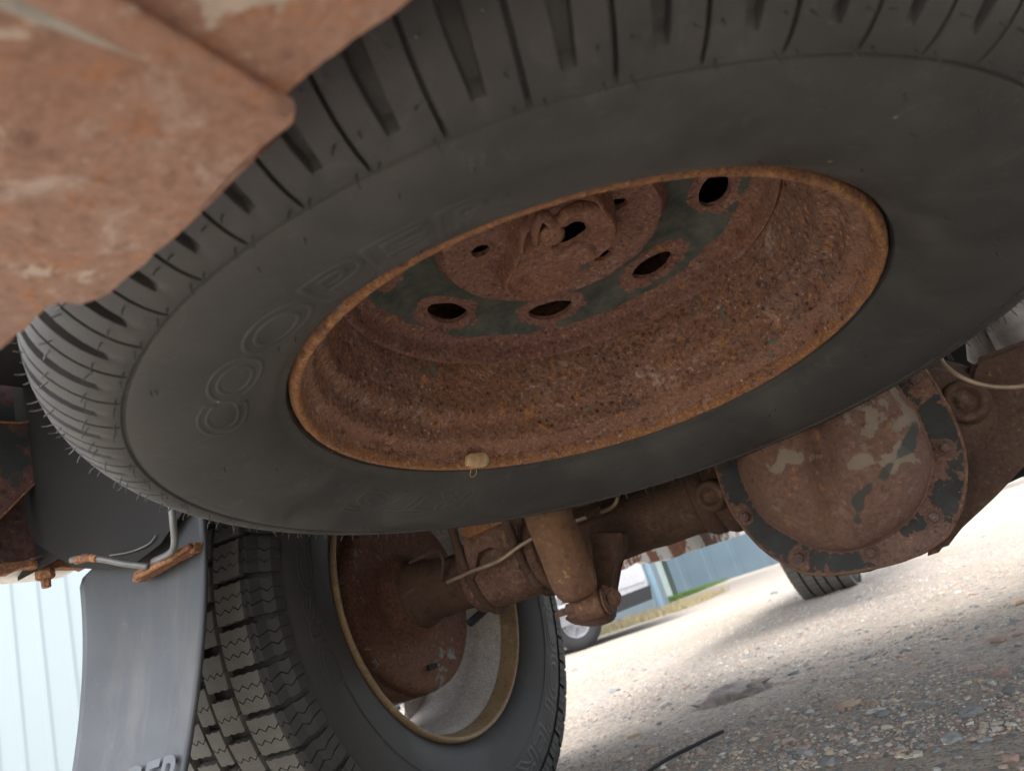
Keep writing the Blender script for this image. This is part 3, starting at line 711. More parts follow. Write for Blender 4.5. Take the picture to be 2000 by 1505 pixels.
for i in range(NA):
    for k in range(NR):
        x, y, z = plate_pt(-PI + 2 * PI * i / NA, k / (NR - 1)); q = Vector((x, y, z)); z += noise.fractal(q * 130, .9, 2.1, 4) * .0007
        V.append((x, y, z))
for i in range(NA):
    j = (i + 1) % NA
    for k in range(NR - 1): F.append((i * NR + k, i * NR + k + 1, j * NR + k + 1, j * NR + k))
o = mk('retainer_plate', V, F, m_plate, spare, 180)
# lifting cable end, and the hook-shaped strap over it
cb = sl(1079, 461, .0835)
V, F = lathe([(0, -.0020), (.004, -.0024), (.0075, -.0018), (.0092, -.0002), (.0096, .002), (.0086, .0045), (.006, .007), (.0045, .022), (0, .022)], 40, frame=Matrix.Translation(cb) @ Matrix.Rotation(.2, 4, 'X'), jitter=.0004, nscale=200)
mk('cable_end', V, F, m_plate, spare, 180)
V, F = tube([sl(1046, 472, .094), sl(1046, 446, .086), sl(1054, 426, .0825), sl(1066, 424, .0815), sl(1078, 434, .0815), sl(1092, 432, .0820), sl(1106, 417, .0835), sl(1122, 408, .086), sl(1145, 402, .090), sl(1170, 402, .096)], .0033, 14, 8, flat=1.4, jitter=.0005, ns=150)
mk('hook_strap', V, F, m_plate, spare, 180)
# hub bolts' raised punched rings
for a in LUG:
    V = []; F = []
    V, F = lathe([(.0078, .001), (.0080, -.0008), (.0088, -.0013), (.0098, -.0006), (.0112, .0015)], 36, frame=Matrix.Translation((.0575 * math.cos(a), .0575 * math.sin(a), .1078)), jitter=.0002, nscale=200); mk('hole_flange', V, F, m_plate, spare, 180)
# rim weight clipped on the lip, with its wire loop
WA = R(-57.6); bm = bmesh.new(); NW = 14; sec = [(.2055, -.0045), (.2015, -.0062), (.1965, -.0050), (.1940, .0000), (.1950, .0060), (.1985, .0070), (.2020, .0020), (.2050, -.002)]
vv = []
for i in range(NW + 1):
    t = i / NW; a = WA + (t - .5) * .118; k = (1 - abs(2 * t - 1) ** 6) * .45 + .55; cr, cz = .1985, .0010
    vv.append([bm.verts.new(((cr + (r - cr) * k) * math.cos(a), (cr + (r - cr) * k) * math.sin(a), cz + (z - cz) * k)) for r, z in sec])
for i in range(NW):
    for j in range(8): bm.faces.new((vv[i][j], vv[i][(j + 1) % 8], vv[i + 1][(j + 1) % 8], vv[i + 1][j]))
bm.faces.new(vv[0][::-1]); bm.faces.new(vv[-1]); wt = from_bm('rim_weight', bm, m_tan, spare, 50)
bm = bmesh.new(); sec2 = [(.1990, -.0055), (.2090, -.0050), (.2115, -.0020), (.2120, .0010), (.2100, -.0010), (.2080, -.0036), (.1990, -.0040)]
vv = []
for i in range(7):
    a = WA + .008 + (i / 6 - .5) * .085; vv.append([bm.verts.new((r * math.cos(a), r * math.sin(a), z + .0002 * (i % 2))) for r, z in sec2])
for i in range(6):
    for j in range(7): bm.faces.new((vv[i][j], vv[i][(j + 1) % 7], vv[i + 1][(j + 1) % 7], vv[i + 1][j]))
bm.faces.new(vv[0][::-1]); bm.faces.new(vv[-1]); from_bm('clip', bm, m_fleck, wt, 50)
pol = lambda r, a, z: (r * math.cos(a), r * math.sin(a), z)
V, F = tube([pol(.2085, WA - .012, -.005), pol(.2125, WA - .016, -.0085), pol(.2165, WA - .002, -.0100), pol(.2125, WA + .014, -.0085), pol(.2085, WA + .012, -.005)], .00035, 6, 6); mk('wire_loop', V, F, m_tan, wt, 180)

# ================================================================== PICKUP TRUCK
truck = tag(empty('pickup_truck'), 'old rusty white pickup truck seen from underneath behind its axle', 'pickup truck')
# ---- rear bumper: rusty sheet seen from below
ZB = .364
A = lambda px, py: at(px, py, z=ZB)
BX = .33
edge = [A(*q) for q in ((575, 240), (535, 268), (470, 325), (420, 372), (345, 430), (348, 455), (335, 470), (300, 498), (262, 530), (215, 568), (170, 590), (150, 596), (118, 590), (95, 600), (60, 632), (0, 676))]
edge = ragged(edge, .0011, .0035, 3, False) + [Vector((BX, -.802, ZB))]
seam1 = A(577, 213); seam0 = A(165, -10)
sd_ = (seam0 - seam1); sd_.z = 0; sback = seam1 + sd_ * (.20 / abs(sd_.y))
bump = empty('rear_bumper'); bump.parent = truck
def solid_sheet(name, pts, th, mat, parent, bev=0):
    bm = prism(pts, (0, 0, th)); bmesh.ops.triangulate(bm, faces=[f for f in bm.faces if len(f.verts) > 4]); return from_bm(name, bm, mat, parent, 30)
left = [seam1] + edge + [Vector((BX, -1.0, ZB)), Vector((sback.x, -1.0, ZB))]
solid_sheet('end_panel', left, .003, m_bumper, bump)
ZC = ZB + .003
redge = ragged([Vector((q.x, q.y, ZC)) for q in (A(577, 186), A(640, 140), A(700, 95), A(770, 45), A(838, 0))], .0008, .004, 8, False)
right = [Vector((seam1.x - .001, seam1.y - .002, ZC))] + redge + [Vector((.70, -.802, ZC)), Vector((1.55, -.80, ZC)), Vector((1.55, -1.0, ZC)), Vector((sback.x - .001, -1.0, ZC))]
solid_sheet('center_panel', right, .003, m_bumper, bump)
# folded bead running along the joint; a pale second tube colours in its highlight
m_bead = plain('bead_highlight', (.40, .38, .34), .6, var=.3, sc=60, bump=.4)
V, F = tube([seam1 + Vector((-.0015, -.001, .0)), seam1.lerp(sback, .35) + Vector((-.0015, 0, -.0012)), sback + Vector((0, 0, -.002))], lambda t: .0022 + .0030 * min(1, t * 3), 10, 8, flat=.7); mk('joint_bead', V, F, m_bumper, bump, 180)
V, F = tube([seam1.lerp(sback, .12) + Vector((-.005, 0, .0004)), seam1.lerp(sback, .4) + Vector((-.0075, 0, -.0022)), sback + Vector((-.010, 0, -.003))], lambda t: .0010 + .0042 * min(1, t * 1.6), 10, 8, flat=.6); mk('joint_bead', V, F, m_bead, bump, 180)
# rolled front lip, rear face, top
bevel_box('rear_face', (BX, -1.004, ZB + .003), (1.55, -1.0, .515), m_bumper, bump, .001)
bevel_box('top_step', (BX, -1.0, .515), (1.55, -.82, .519), m_bumper, bump, .001)
V, F = tube([edge[-2] + Vector((0, .0005, .002)), edge[-1] + Vector((0, .0005, .002))], .002, 8, 4); mk('rolled_edge', V, F, m_bumper, bump, 180)

# ---- bed, cab floor, frame
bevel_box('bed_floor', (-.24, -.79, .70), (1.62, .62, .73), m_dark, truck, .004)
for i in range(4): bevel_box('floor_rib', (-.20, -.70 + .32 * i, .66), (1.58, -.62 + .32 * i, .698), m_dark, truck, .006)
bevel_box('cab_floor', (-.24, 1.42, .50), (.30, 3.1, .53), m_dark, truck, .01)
bevel_box('bedside', (1.66, -.84, .50), (1.72, .62, 1.12), m_white, truck, .02, 4)
for xx in (.16, 1.14): bevel_box('frame_rail', (xx, -.05, .56), (xx + .06, 1.3, .66), m_box, truck, .006)
for yy in (.52,): bevel_box('crossmember', (.22, yy, .55), (.98, yy + .06, .62), m_box, truck, .006)
bs = bevel_box('bedside', (-.345, -.84, .475), (-.285, -.33, 1.12), m_white, truck, .022, 4)
bevel_box('bedside', (-.345, .42, .475), (-.285, 1.36, 1.12), m_white, truck, .02, 4)
bevel_box('cab', (-.33, 1.42, .485), (-.25, 3.05, 1.1), m_white, truck, .02, 4)
V, F = lathe([(0, .188), (.212, .188), (.218, .190), (.218, .196), (0, .196)], 64, frame=SM); mk('vent_light_block', V, F, m_dark, truck, 40)  # unseen disc added over the rim, blocks light so the vents stay black
# wheel arch panel over the rear wheel
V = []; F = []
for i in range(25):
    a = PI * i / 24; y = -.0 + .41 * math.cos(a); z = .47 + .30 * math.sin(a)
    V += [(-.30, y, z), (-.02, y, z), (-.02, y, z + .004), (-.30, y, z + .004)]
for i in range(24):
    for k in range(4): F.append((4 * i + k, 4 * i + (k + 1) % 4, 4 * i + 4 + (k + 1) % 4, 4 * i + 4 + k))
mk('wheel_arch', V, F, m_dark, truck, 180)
# inner bed side: rusty brace plates, folded lower flange with its bolt
X1 = -.262
pl = [at(px, py, x=X1) for px, py in ((-90, 1095), (-90, 640), (420, 640), (420, 900), (250, 1040), (200, 1085), (130, 1108))]
from_bm('inner_panel', prism(pl, (-.003, 0, 0)), m_box, truck, None)
X2 = -.236
pl = ragged([at(px, py, x=X2) for px, py in ((-90, 829), (0, 828), (40, 829), (70, 822), (126, 892), (60, 952), (0, 1012), (-90, 1090))], .0, .02, 1)
brace = from_bm('brace_plate', prism(pl, (-.012, 0, 0)), rust('rust_brace', (.07, .035, .03), (.145, .075, .066), (.20, .125, .12), (.2, .1, .06), sc=24, paint=(.042, .05, .05), pthr=.53, psc=8, bump=.6, bdist=.0012), truck, None)
e_ = [at(px, py, x=X2 + .001) for px, py in ((-90, 1092), (0, 1012), (60, 952), (126, 892))]
V, F = tube(e_, .0011, 6, 4); mk('plate_edge', V, F, m_fleck, truck, 180)
e_ = [at(px, py, x=X2 + .001) for px, py in ((-90, 823), (0, 824), (40, 825), (68, 820))]
V, F = tube(e_, .0018, 6, 4); mk('plate_edge', V, F, m_fleck, truck, 180)
X3 = -.27
fl = ragged([at(px, py, x=X3) for px, py in ((-80, 1118), (0, 1106), (45, 1100), (75, 1104), (120, 1098), (148, 1103), (155, 1117), (120, 1112), (90, 1118), (40, 1112), (0, 1128), (-80, 1148))], .0, .006, 1)
fl = [Vector((v.x, v.y + .0016 * noise.noise(v * 200), v.z + .0022 * noise.noise(v * 170 + Vector((3, 3, 3))))) for v in fl]
from_bm('lower_flange', prism(fl, (.014, 0, 0)), m_fleck, truck, None)
bp = at(88, 1118, x=-.262); bm = bmesh.new()
V, F = lathe([(0, .004), (.0095, .004), (.0105, .002), (.0105, -.006), (.0088, -.008), (.0055, -.0085), (.0050, -.018), (0, -.0185)], 6, frame=Matrix.Translation(bp) @ Matrix.Diagonal((1, 1, 1, 1))); bm_add(bm, V, F)
from_bm('flange_bolt', bm, m_fleck, truck, 20)
bpy_k = at(55, 1090, x=-.25)
V, F = tube([at(60, 1092, x=-.25), at(95, 1084, x=-.25), at(135, 1096, x=-.25)], .004, 8, 6, flat=.4); mk('clip_strap', V, F, m_box, truck, 180)

# ---- mud flap: curls back towards the viewer at its foot
def flap_pt(s, v):
    # s 0..1 from outer (left) to inner edge, v 0..1 top to foot
    xl, xr = -.194 + .034 * v, .034 - .026 * v; x = xl + (xr - xl) * s; z = .50 - .36 * v
    y = -.405 - .105 * max(0, v - .12) ** 1.8 + .006 * math.sin(s * PI)
    return Vector((x, y, z))
NSX, NV = 24, 40; V = []; F = []
def flap_shape(s, v):
    return s
for j in range(NV + 1):
    v = j / NV
    for i in range(NSX + 1):
        s = i / NSX
        if v < .19 : s = .16 + .84 * s if v < .16 else ((.15 if v < .17 else .03) + (.85 if v < .17 else .97) * s)
        V.append(flap_pt(s, v))
for j in range(NV):
    for i in range(NSX): k = j * (NSX + 1) + i; F.append((k, k + 1, k + NSX + 2, k + NSX + 1))
flap = mk('mud_flap', V, F, m_flap, truck, 180)
s_ = flap.modifiers.new('s', 'SOLIDIFY'); s_.thickness = .004
# moulded word near the foot
me = text_mesh('RANGER', .052, .0, False, .18, .0002)
bm = bmesh.new(); bm.from_mesh(me)
LX0 = None
for v in bm.verts:
    xx = v.co.x * 1.0; zz = v.co.y; th = v.co.z
    pz = .205 + zz * 1.0 - .02 * 0
    vv_ = (.50 - pz) / .36; s = (xx - .099 + .194 - .034 * vv_) / (.228 - .060 * vv_)
    q = flap_pt(s, vv_); v.co = q + Vector((0, -.0045 + -abs(th) * (1 if th > 0 else 0), 0))
bm.to_mesh(me); bm.free(); me.name = 'flap_lettering'; new_obj('flap_lettering', me, m_flapt, flap, None)
# bracket rods and rusty strip
YF = -.418
def pf(px, py, y=YF): return at(px, py, y=y)
V, F = tube([pf(334, 975, -.44), pf(338, 1020, -.44), pf(341, 1060, -.436), pf(333, 1079, -.43), pf(300, 1096, -.425)], .0035, 10, 8); mk('bracket_rod', V, F, m_rod, truck, 180)
V, F = tube([pf(290, 1106, -.426), pf(240, 1100, -.44), pf(200, 1092, -.45), pf(160, 1090, -.455), pf(140, 1093, -.456)], .0034, 10, 8); mk('bracket_rod', V, F, m_rod, truck, 180)
V, F = tube([pf(150, 1094, -.457), pf(168, 1089, -.456), pf(190, 1091, -.452)], .0042, 10, 8, jitter=.0008, ns=200); mk('rod_end', V, F, m_fleck, truck, 180)
V, F = tube([pf(215, 1084), pf(255, 1077), pf(290, 1062), pf(305, 1045)], .0009, 6, 8); mk('wire', V, F, m_rod, truck, 180)
st = [pf(262, 1118), pf(300, 1094), pf(340, 1074), pf(381, 1058), pf(379, 1076), pf(345, 1095), pf(305, 1116), pf(270, 1137), pf(258, 1134)]
st = [v + Vector((.0012 * noise.noise(v * 220), 0, .0016 * noise.noise(v * 180 + Vector((4, 1, 1))))) for v in ragged(st, 0, .004)]
from_bm('bracket_strip', prism(st, (0, .009, 0)), m_fleck, truck, 30)
V, F = tube([pf(268, 1126, -.422), pf(320, 1097, -.424), pf(372, 1066, -.422)], .0035, 8, 6, jitter=.0012, ns=180); mk('strip_fold', V, F, m_fleck, truck, 180)
from_bm('liner_shade_sheet', prism([at(px, py, y=-.4125) for px, py in ((262, 1105), (215, 1112), (150, 1108), (75, 1060), (30, 960), (30, 640), (440, 640), (372, 985), (318, 1062))], (0, -.003, 0)), m_dark, truck, None)  # dark sheet before the flap: wheel liner, and painted shade for the flap top

# ---- rear axle, differential
axle = empty('rear_axle'); axle.parent = truck
ZA = .314
V, F = tube([(-.02, 0, .326), (.10, 0, .323), (.2, 0, .320), (.32, 0, .317), (.46, 0, ZA), (.50, 0, ZA)], .0405, 40, 8, jitter=.0012, ns=45); mk('axle_tube', V, F, m_axle, axle, 180)
V, F = tube([(.66, 0, .305), (.72, 0, .300), (.76, -.0, .300), (.85, 0, .302), (1.0, 0, .305), (1.42, 0, .315)], lambda t: .086 - .042 * min(1, t / .32), 40, 8, jitter=.0012, ns=45); mk('axle_tube', V, F, m_axle, axle, 180)
for x0, r0, w0 in ((.425, .047, .012), (.452, .052, .016), (.475, .056, .02)):
    V, F = lathe([(.03, -w0), (r0 - .004, -w0), (r0, -w0 * .5), (r0, w0 * .5), (r0 - .004, w0), (.03, w0)], 48, frame=axis_frame((x0, 0, ZA), (1, 0, 0)), jitter=.001, nscale=60); mk('tube_collar', V, F, m_axle, axle, 180)
# housing bowl behind the cover flange
YC = -.088
B = lambda px, py, y=YC: at(px, py, y=y)
fo = [(1396, 898), (1404, 930), (1429, 995), (1475, 1056), (1510, 1085), (1545, 1106), (1580, 1119), (1640, 1119), (1708, 1108), (1760, 1094), (1801, 1078), (1830, 1060), (1856, 1036), (1880, 975), (1886, 905), (1868, 832), (1828, 755), (1790, 700), (1740, 640), (1660, 600), (1560, 610), (1470, 670), (1415, 760), (1395, 840)]
fi = [(1438, 885), (1446, 925), (1462, 965), (1488, 1008), (1515, 1030), (1545, 1048), (1585, 1069), (1640, 1078), (1690, 1070), (1730, 1050), (1765, 1026), (1790, 1000), (1806, 972), (1822, 920), (1820, 880), (1795, 812), (1762, 765), (1735, 720), (1700, 680), (1640, 650), (1570, 655), (1500, 700), (1455, 775), (1437, 835)]
FO = [B(*q) for q in fo]; FI = [B(*q) for q in fi]
cen = sum(FI, Vector()) / len(FI)
def resample(P, n):
    Q = smooth_path(P + [P[0]], 12)[:-1]; out = []
    ang = [(math.atan2(q.z - cen.z, q.x - cen.x), q) for q in Q]; ang.sort(key=lambda a: a[0])
    for i in range(n):
        a = -PI + 2 * PI * i / n; best = min(range(len(ang)), key=lambda k: abs((ang[k][0] - a + PI) % (2 * PI) - PI)); lo = ang[best - 1]; c_ = ang[best]; hi = ang[(best + 1) % len(ang)]
        other = hi if ((a - c_[0] + PI) % (2 * PI) - PI) > 0 else lo
        den = ((other[0] - c_[0] + PI) % (2 * PI) - PI) or 1e-9; t = ((a - c_[0] + PI) % (2 * PI) - PI) / den
        out.append(c_[1].lerp(other[1], max(0, min(1, t))))
    return out
NA = 120
RO = resample(FO, NA); RI = resample(FI, NA)
# flange ring
bm = bmesh.new(); ring = []
for i in range(NA):
    o_ = RO[i] + (RO[i] - cen).normalized() * (.0012 * noise.fractal(RO[i] * 60, .9, 2, 3)); n_ = RI[i]
    rr = [o_ + Vector((0, .010, 0)), o_ + Vector((0, .001, 0)), o_.lerp(n_, .04) + Vector((0, -.0018, 0)), o_.lerp(n_, .5) + Vector((0, -.001, 0)), n_ + Vector((0, -.001, 0)), n_.lerp(o_, -.1) + Vector((0, .010, 0))]
    ring.append([bm.verts.new(v) for v in rr])
for i in range(NA):
    j = (i + 1) % NA
    for k in range(5): bm.faces.new((ring[i][k], ring[i][k + 1], ring[j][k + 1], ring[j][k]))
bmesh.ops.subdivide_edges(bm, edges=bm.edges[:], cuts=2)
cfl = from_bm('cover_flange', bm, m_flange, axle, 60)
BOLTS = ((1787, 742), (1847, 874), (1824, 1009), (1701, 1079), (1561, 1088), (1457, 1009), (1420, 880), (1440, 730), (1560, 632), (1700, 640))
vl = []
for v in cfl.data.vertices:
    q = Vector((v.co.x, YC, v.co.z)); d = min((q - B(*b)).length for b in BOLTS); s = max(.22, 1.1 - d / .020)
    if B(1770, 1070).x - .03 < q.x and q.z < B(1770, 1040).z: s = max(s, .75)
    e_o = min((q - Vector((w_.x, YC, w_.z))).length for w_ in RO[::2]); e_i = min((q - Vector((w_.x, YC, w_.z))).length for w_ in RI[::2])
    s = max(s, 1.0 - e_o / .006, .9 - e_i / .006); vl.append(s)
a_ = cfl.data.attributes.new('rust', 'FLOAT', 'POINT'); a_.data.foreach_set('value', vl)
V, F = tube([v + Vector((0, -.0005, 0)) for v in RO] + [RO[0] + Vector((0, -.0005, 0))], .0019, 8, 1, cap=False, jitter=.0006, ns=150); mk('flange_edge', V, F, m_clamp, axle, 180)
V, F = tube([v.lerp(cen, .02) + Vector((0, -.0012, 0)) for v in RI] + [RI[0].lerp(cen, .02) + Vector((0, -.0012, 0))], .0024, 8, 1, cap=False, jitter=.0006, ns=150); mk('cover_bead', V, F, m_cover2, axle, 180)
# domed cover: two bulges parted by a shallow valley
V = []; F = []; NR = 34; lc = B(1552, 930); rc = B(1730, 880); v0, v1 = B(1590, 780), B(1650, 1045)
for i in range(NA):
    for k in range(NR):
        t = k / (NR - 1); q = cen.lerp(RI[i], t)
        h = .047 * (1 - t ** 3.4) ** .6 if t < 1 else 0
        # valley line
        ab = v1 - v0; s = (q - v0).dot(ab) / ab.length_squared; dl = (q - (v0 + ab * s)).length
        h -= .017 * math.exp(-(dl / .014) ** 2) * (1 - t ** 3)
        h += .010 * math.exp(-((q - lc).length / .05) ** 2) * (1 - t ** 4) + .008 * math.exp(-((q - rc).length / .055) ** 2) * (1 - t ** 4)
        h += .0009 * noise.fractal(q * 50, .9, 2, 4) * (1 - t)
        if k == NR - 1: h = -.0035
        V.append(q + Vector((0, -h - .001, 0)))
for i in range(NA):
    j = (i + 1) % NA
    for k in range(NR - 1): F.append((i * NR + k, i * NR + k + 1, j * NR + k + 1, j * NR + k))
dcv = mk('differential_cover', V, F, m_cover, axle, 180)
def seg_d(p, a, b):
    ab = b - a; t = max(0, min(1, (p - a).dot(ab) / ab.length_squared)); return (p - (a + ab * t)).length
def flat(p): return Vector((p.x, YC, p.z))
blobs = [(1735, 830, .020), (1700, 870, .016), (1560, 890, .012), (1535, 905, .010), (1760, 900, .013), (1690, 900, .010), (1600, 870, .009), (1720, 780, .012)]
scar = [B(*q) for q in ((1790, 835), (1775, 880), (1735, 920), (1690, 965), (1680, 1010))]
pv = []; mv = []
for v in dcv.data.vertices:
    q = flat(v.co); s = 1.3
    for bx, by, br in blobs: s = min(s, .34 + .26 * (q - B(bx, by)).length / br + .42 * noise.noise(q * 75))
    pv.append(min(1.3, s)); mv.append(max(0, 1.0 - min(seg_d(q, a, b) for a, b in zip(scar, scar[1:])) / .010 + .9 * noise.noise(q * 70) - .1))
for nm_, vl in (('rust', pv), ('mark', mv)):
    a_ = dcv.data.attributes.new(nm_, 'FLOAT', 'POINT'); a_.data.foreach_set('value', vl)
# housing bowl
V = []; F = []; H = [(.0, .004), (.012, 1.0), (.03, .97), (.06, .86), (.10, .66), (.14, .45), (.20, .32), (.30, .27)]; H = [(.009, .96), (.012, 1.02), (.03, 1.0), (.06, .90), (.10, .70), (.14, .45), (.20, .32), (.30, .27)]
for i in range(NA):
    for d, s in H:
        q = cen + (RO[i] - cen) * s; V.append(q + Vector((0, d, 0)) + (RO[i] - cen).normalized() * .0016 * noise.fractal(q * 40 + Vector((0, d * 40, 0)), .9, 2, 3))
for i in range(NA):
    j = (i + 1) % NA
    for k in range(len(H) - 1): F.append((i * len(H) + k, i * len(H) + k + 1, j * len(H) + k + 1, j * len(H) + k))
mk('differential_housing', V, F, m_axle, axle, 180)
# bearing bosses on both sides of the housing
for p_, r_ in ((B(1885, 783, -.070), .019), (B(1388, 967, -.062), .016)):
    fr = axis_frame(p_, (0, -1, 0)); V, F = lathe([(0, .002), (r_ * .35, .002), (r_ * .45, -.001), (r_ * .62, -.001), (r_ * .7, .003), (r_ * .95, .004), (r_ * 1.1, .000), (r_ * 1.25, -.012)], 32, frame=fr, jitter=.0005, nscale=120); mk('housing_boss', V, F, m_axle, axle, 180)
# gusset to the right of the cover (cast arm)
gp = [B(q[0], q[1], -.045) for q in ((1868, 832), (1900, 700), (2060, 640), (2090, 820), (2010, 900), (1935, 960), (1880, 1030), (1846, 1075), (1800, 1090))]
from_bm('housing_web', prism(gp, (0, .05, 0), .006), m_axle, axle, 40)
def hexbolt(p, d, r, h, mat, parent, name='cover_bolt'):
    fr = axis_frame(p, d); bm = bmesh.new()
    V, F = lathe([(0, -.002), (r * 1.55, -.002), (r * 1.6, .0005), (r * 1.35, .0012), (0, .0012)], 24, frame=fr); bm_add(bm, V, F)
    V, F = lathe([(0, 0), (r, 0), (r, h * .8), (r * .84, h), (0, h)], 6, frame=fr); bm_add(bm, V, F)
    V, F = lathe([(0, h * .9), (r * .6, h * .9), (r * .5, h * 1.15), (0, h * 1.18)], 14, frame=fr); bm_add(bm, V, F)
    return from_bm(name, bm, mat, parent, 30)
for q in ((1787, 742), (1847, 874), (1824, 1009), (1701, 1079), (1561, 1088), (1457, 1009), (1420, 880), (1440, 730), (1560, 632), (1700, 640)):
    hexbolt(B(*q) + Vector((0, -.001, 0)), (0, -1, 0), .0056, .0068, m_bolt, axle)
# drips under the housing
# shock bracket on the axle
YS = -.085
S_ = lambda px, py, y=YS: at(px, py, y=y)
bp_ = [S_(*q) for q in ((1150, 1040), (1215, 1040), (1212, 1075), (1196, 1110), (1189, 1150), (1190, 1185), (1189, 1212), (1176, 1222), (1150, 1224), (1118, 1219), (1100, 1208), (1110, 1200), (1140, 1206), (1158, 1198), (1162, 1170), (1158, 1130), (1162, 1090))]
from_bm('shock_bracket', prism(bp_, (0, .026, 0), .002), m_axle, axle, 40)
# ---- shock absorber
shock = empty('shock_absorber'); shock.parent = truck
s0, s1 = S_(1063, 985, -.135), S_(1131, 1160, -.125); dd = (s1 - s0).normalized(); top = s0 - dd * .26
bm = bmesh.new()
L = (s1 - top).length
V, F = lathe([(.012, -.02), (.022, -.018), (.0265, -.008), (.0275, 0)] + [(.0275, L * i / 40) for i in range(1, 38)] + [(.0268, L * .955), (.0245, L * .985), (.0205, L * 1.005), (.013, L * 1.015), (0, L * 1.018)], 56, frame=axis_frame(top, dd), jitter=.0009, nscale=75)
mk('shock_body', V, F, m_shock, shock, 180)
ec = S_(1153, 1180, -.108)
ex = (at(1185, 1172, y=-.108) - at(1120, 1192, y=-.108)).normalized()
ex = Vector((.93, .1, -.02)).normalized()
V, F = lathe([(.005, -.017), (.013, -.017), (.0165, -.014), (.0170, 0), (.0165, .014), (.013, .017), (.005, .017)], 36, frame=axis_frame(ec, ex), jitter=.0006, nscale=120); mk('lower_eye', V, F, m_shock, shock, 180)
V, F = lathe([(.0, -.0225), (.0155, -.0225), (.0165, -.021), (.0165, -.0195), (.0135, -.0185), (.0145, -.017), (0, -.017)], 36, frame=axis_frame(ec + ex * .041, ex)); mk('bushing', V, F, m_clamp, shock, 60)
V, F = lathe([(0, 0), (.0095, 0), (.0095, .009), (.0075, .011), (.004, .011), (.004, .026), (0, .0265)], 6, frame=axis_frame(ec - ex * .018, -ex)); mk('eye_nut', V, F, m_clamp, shock, 30)
V, F = lathe([(0, 0), (.011, 0), (.0115, .003), (.0085, .004), (.008, .010), (0, .011)], 20, frame=axis_frame(ec + ex * .026, Vector((0, -1, 0)) * .6 + ex * .8)); mk('eye_bolt', V, F, m_clamp, shock, 30)
# ---- leaf spring, saddle and U-bolts
spring = empty('leaf_spring'); spring.parent = truck
for k, (l0, l1) in enumerate(((-.50, .72), (-.40, .55), (-.30, .38), (-.20, .22))):
    P = []; n_ = 18; V = []; F = []
    for i in range(n_ + 1):
        y = l0 + (l1 - l0) * i / n_; z = .414 - .0095 * k + (.75 if y < 0 else .25) * y * y
        for dx, dz in ((-.03, 0), (.03, 0), (.03, .008), (-.03, .008)): V.append((.132 + dx, y, z + dz))
    for i in range(n_):
        for j in range(4): F.append((4 * i + j, 4 * i + (j + 1) % 4, 4 * i + 4 + (j + 1) % 4, 4 * i + 4 + j))
    F += [(0, 1, 2, 3), (4 * n_ + 3, 4 * n_ + 2, 4 * n_ + 1, 4 * n_)]; mk('leaf', V, F, m_clamp, spring, None)
V, F = lathe([(.0415, -.062), (.050, -.062), (.0515, -.058), (.0515, .058), (.050, .062), (.0415, .062)], 48, frame=axis_frame((.135, 0, .322), (1, 0, 0)), jitter=.0009, nscale=60); mk('spring_saddle', V, F, m_clamp, spring, 180)
sp_ = [at(px, py, y=-.058) for px, py in ((903, 1050), (1005, 1012), (1012, 1062), (1016, 1112), (1004, 1112), (990, 1085), (975, 1068), (955, 1066), (932, 1078), (930, 1112), (921, 1132), (908, 1110))]
from_bm('saddle_arch', prism(sp_, (0, .05, 0), .0015), m_clamp, spring, 40)
pp_ = [at(px, py, y=-.062) for px, py in ((888, 985), (990, 975), (996, 1014), (965, 1028), (915, 1050), (898, 1042))]
from_bm('spring_plate', prism(pp_, (0, .045, 0), .001), rust('rust_plate_orange', (.2, .09, .04), (.34, .16, .07), (.40, .22, .11), (.42, .2, .08), sc=20, bump=.6, off=(1, 1, 1)), spring, 40)
for xx, in ((.094,), (.178,)):
    V, F = tube([(xx, -.060, .50), (xx, -.062, .42), (xx, -.060, .345), (xx, -.045, .30), (xx, -.02, .274), (xx, .02, .272), (xx, .05, .30), (xx, .06, .40), (xx, .06, .5)], .0062, 12, 8, jitter=.0005, ns=120); mk('u_bolt', V, F, m_axle, spring, 180)
# ---- brake tubes
def pipe(name, P, r, mat=m_line): 
    V, F = tube(P, r, 10, 10); return mk(name, V, F, mat, truck, 180)
q = lambda px, py, y=-.07: at(px, py, y=y)
pipe('brake_line', [q(873, 1137, -.065), q(920, 1116, -.068), q(960, 1101, -.07), q(985, 1088, -.07), q(1012, 1068, -.066), q(1045, 1048, -.06), q(1080, 1032, -.05)], .0026)
pipe('brake_line', [q(1090, 1025, -.05), q(1120, 1018, -.05), q(1150, 1008, -.05), q(1172, 1000, -.055), q(1192, 992, -.058), q(1204, 978, -.06), q(1205, 962, -.06), q(1200, 945, -.06)], .0028)
pipe('brake_line', [q(800, 1098, -.04), q(830, 1084, -.045), q(855, 1076, -.05), q(864, 1088, -.05), q(866, 1105, -.05), q(862, 1135, -.05)], .0024, m_axle)
pipe('brake_line', [q(1833, 690, -.09), q(1845, 712, -.095), q(1875, 735, -.1), q(1915, 750, -.1), q(1960, 756, -.1), q(2010, 752, -.1), q(2080, 735, -.1)], .0022)
pipe('vent_hose', [at(918, 1216, y=-.03), at(945, 1192, y=0), at(975, 1166, y=.03), at(1010, 1140, y=.06)], .0058, m_blackpl)
cl_ = q(1160, 1002, -.054); bevel_box('line_clip', cl_ - Vector((.01, .004, .004)), cl_ + Vector((.012, .004, .005)), m_axle, truck, .001)
# rusty crossing bracket over the axle (parking brake equaliser) glimpsed above the tube
bb = [at(px, py, y=.03) for px, py in ((1080, 985), (1160, 940), (1235, 930), (1300, 935), (1250, 955), (1195, 985), (1150, 1000), (1110, 1005))]
from_bm('brake_bracket', prism(bb, (0, .04, 0), .002), m_shock, truck, 40)
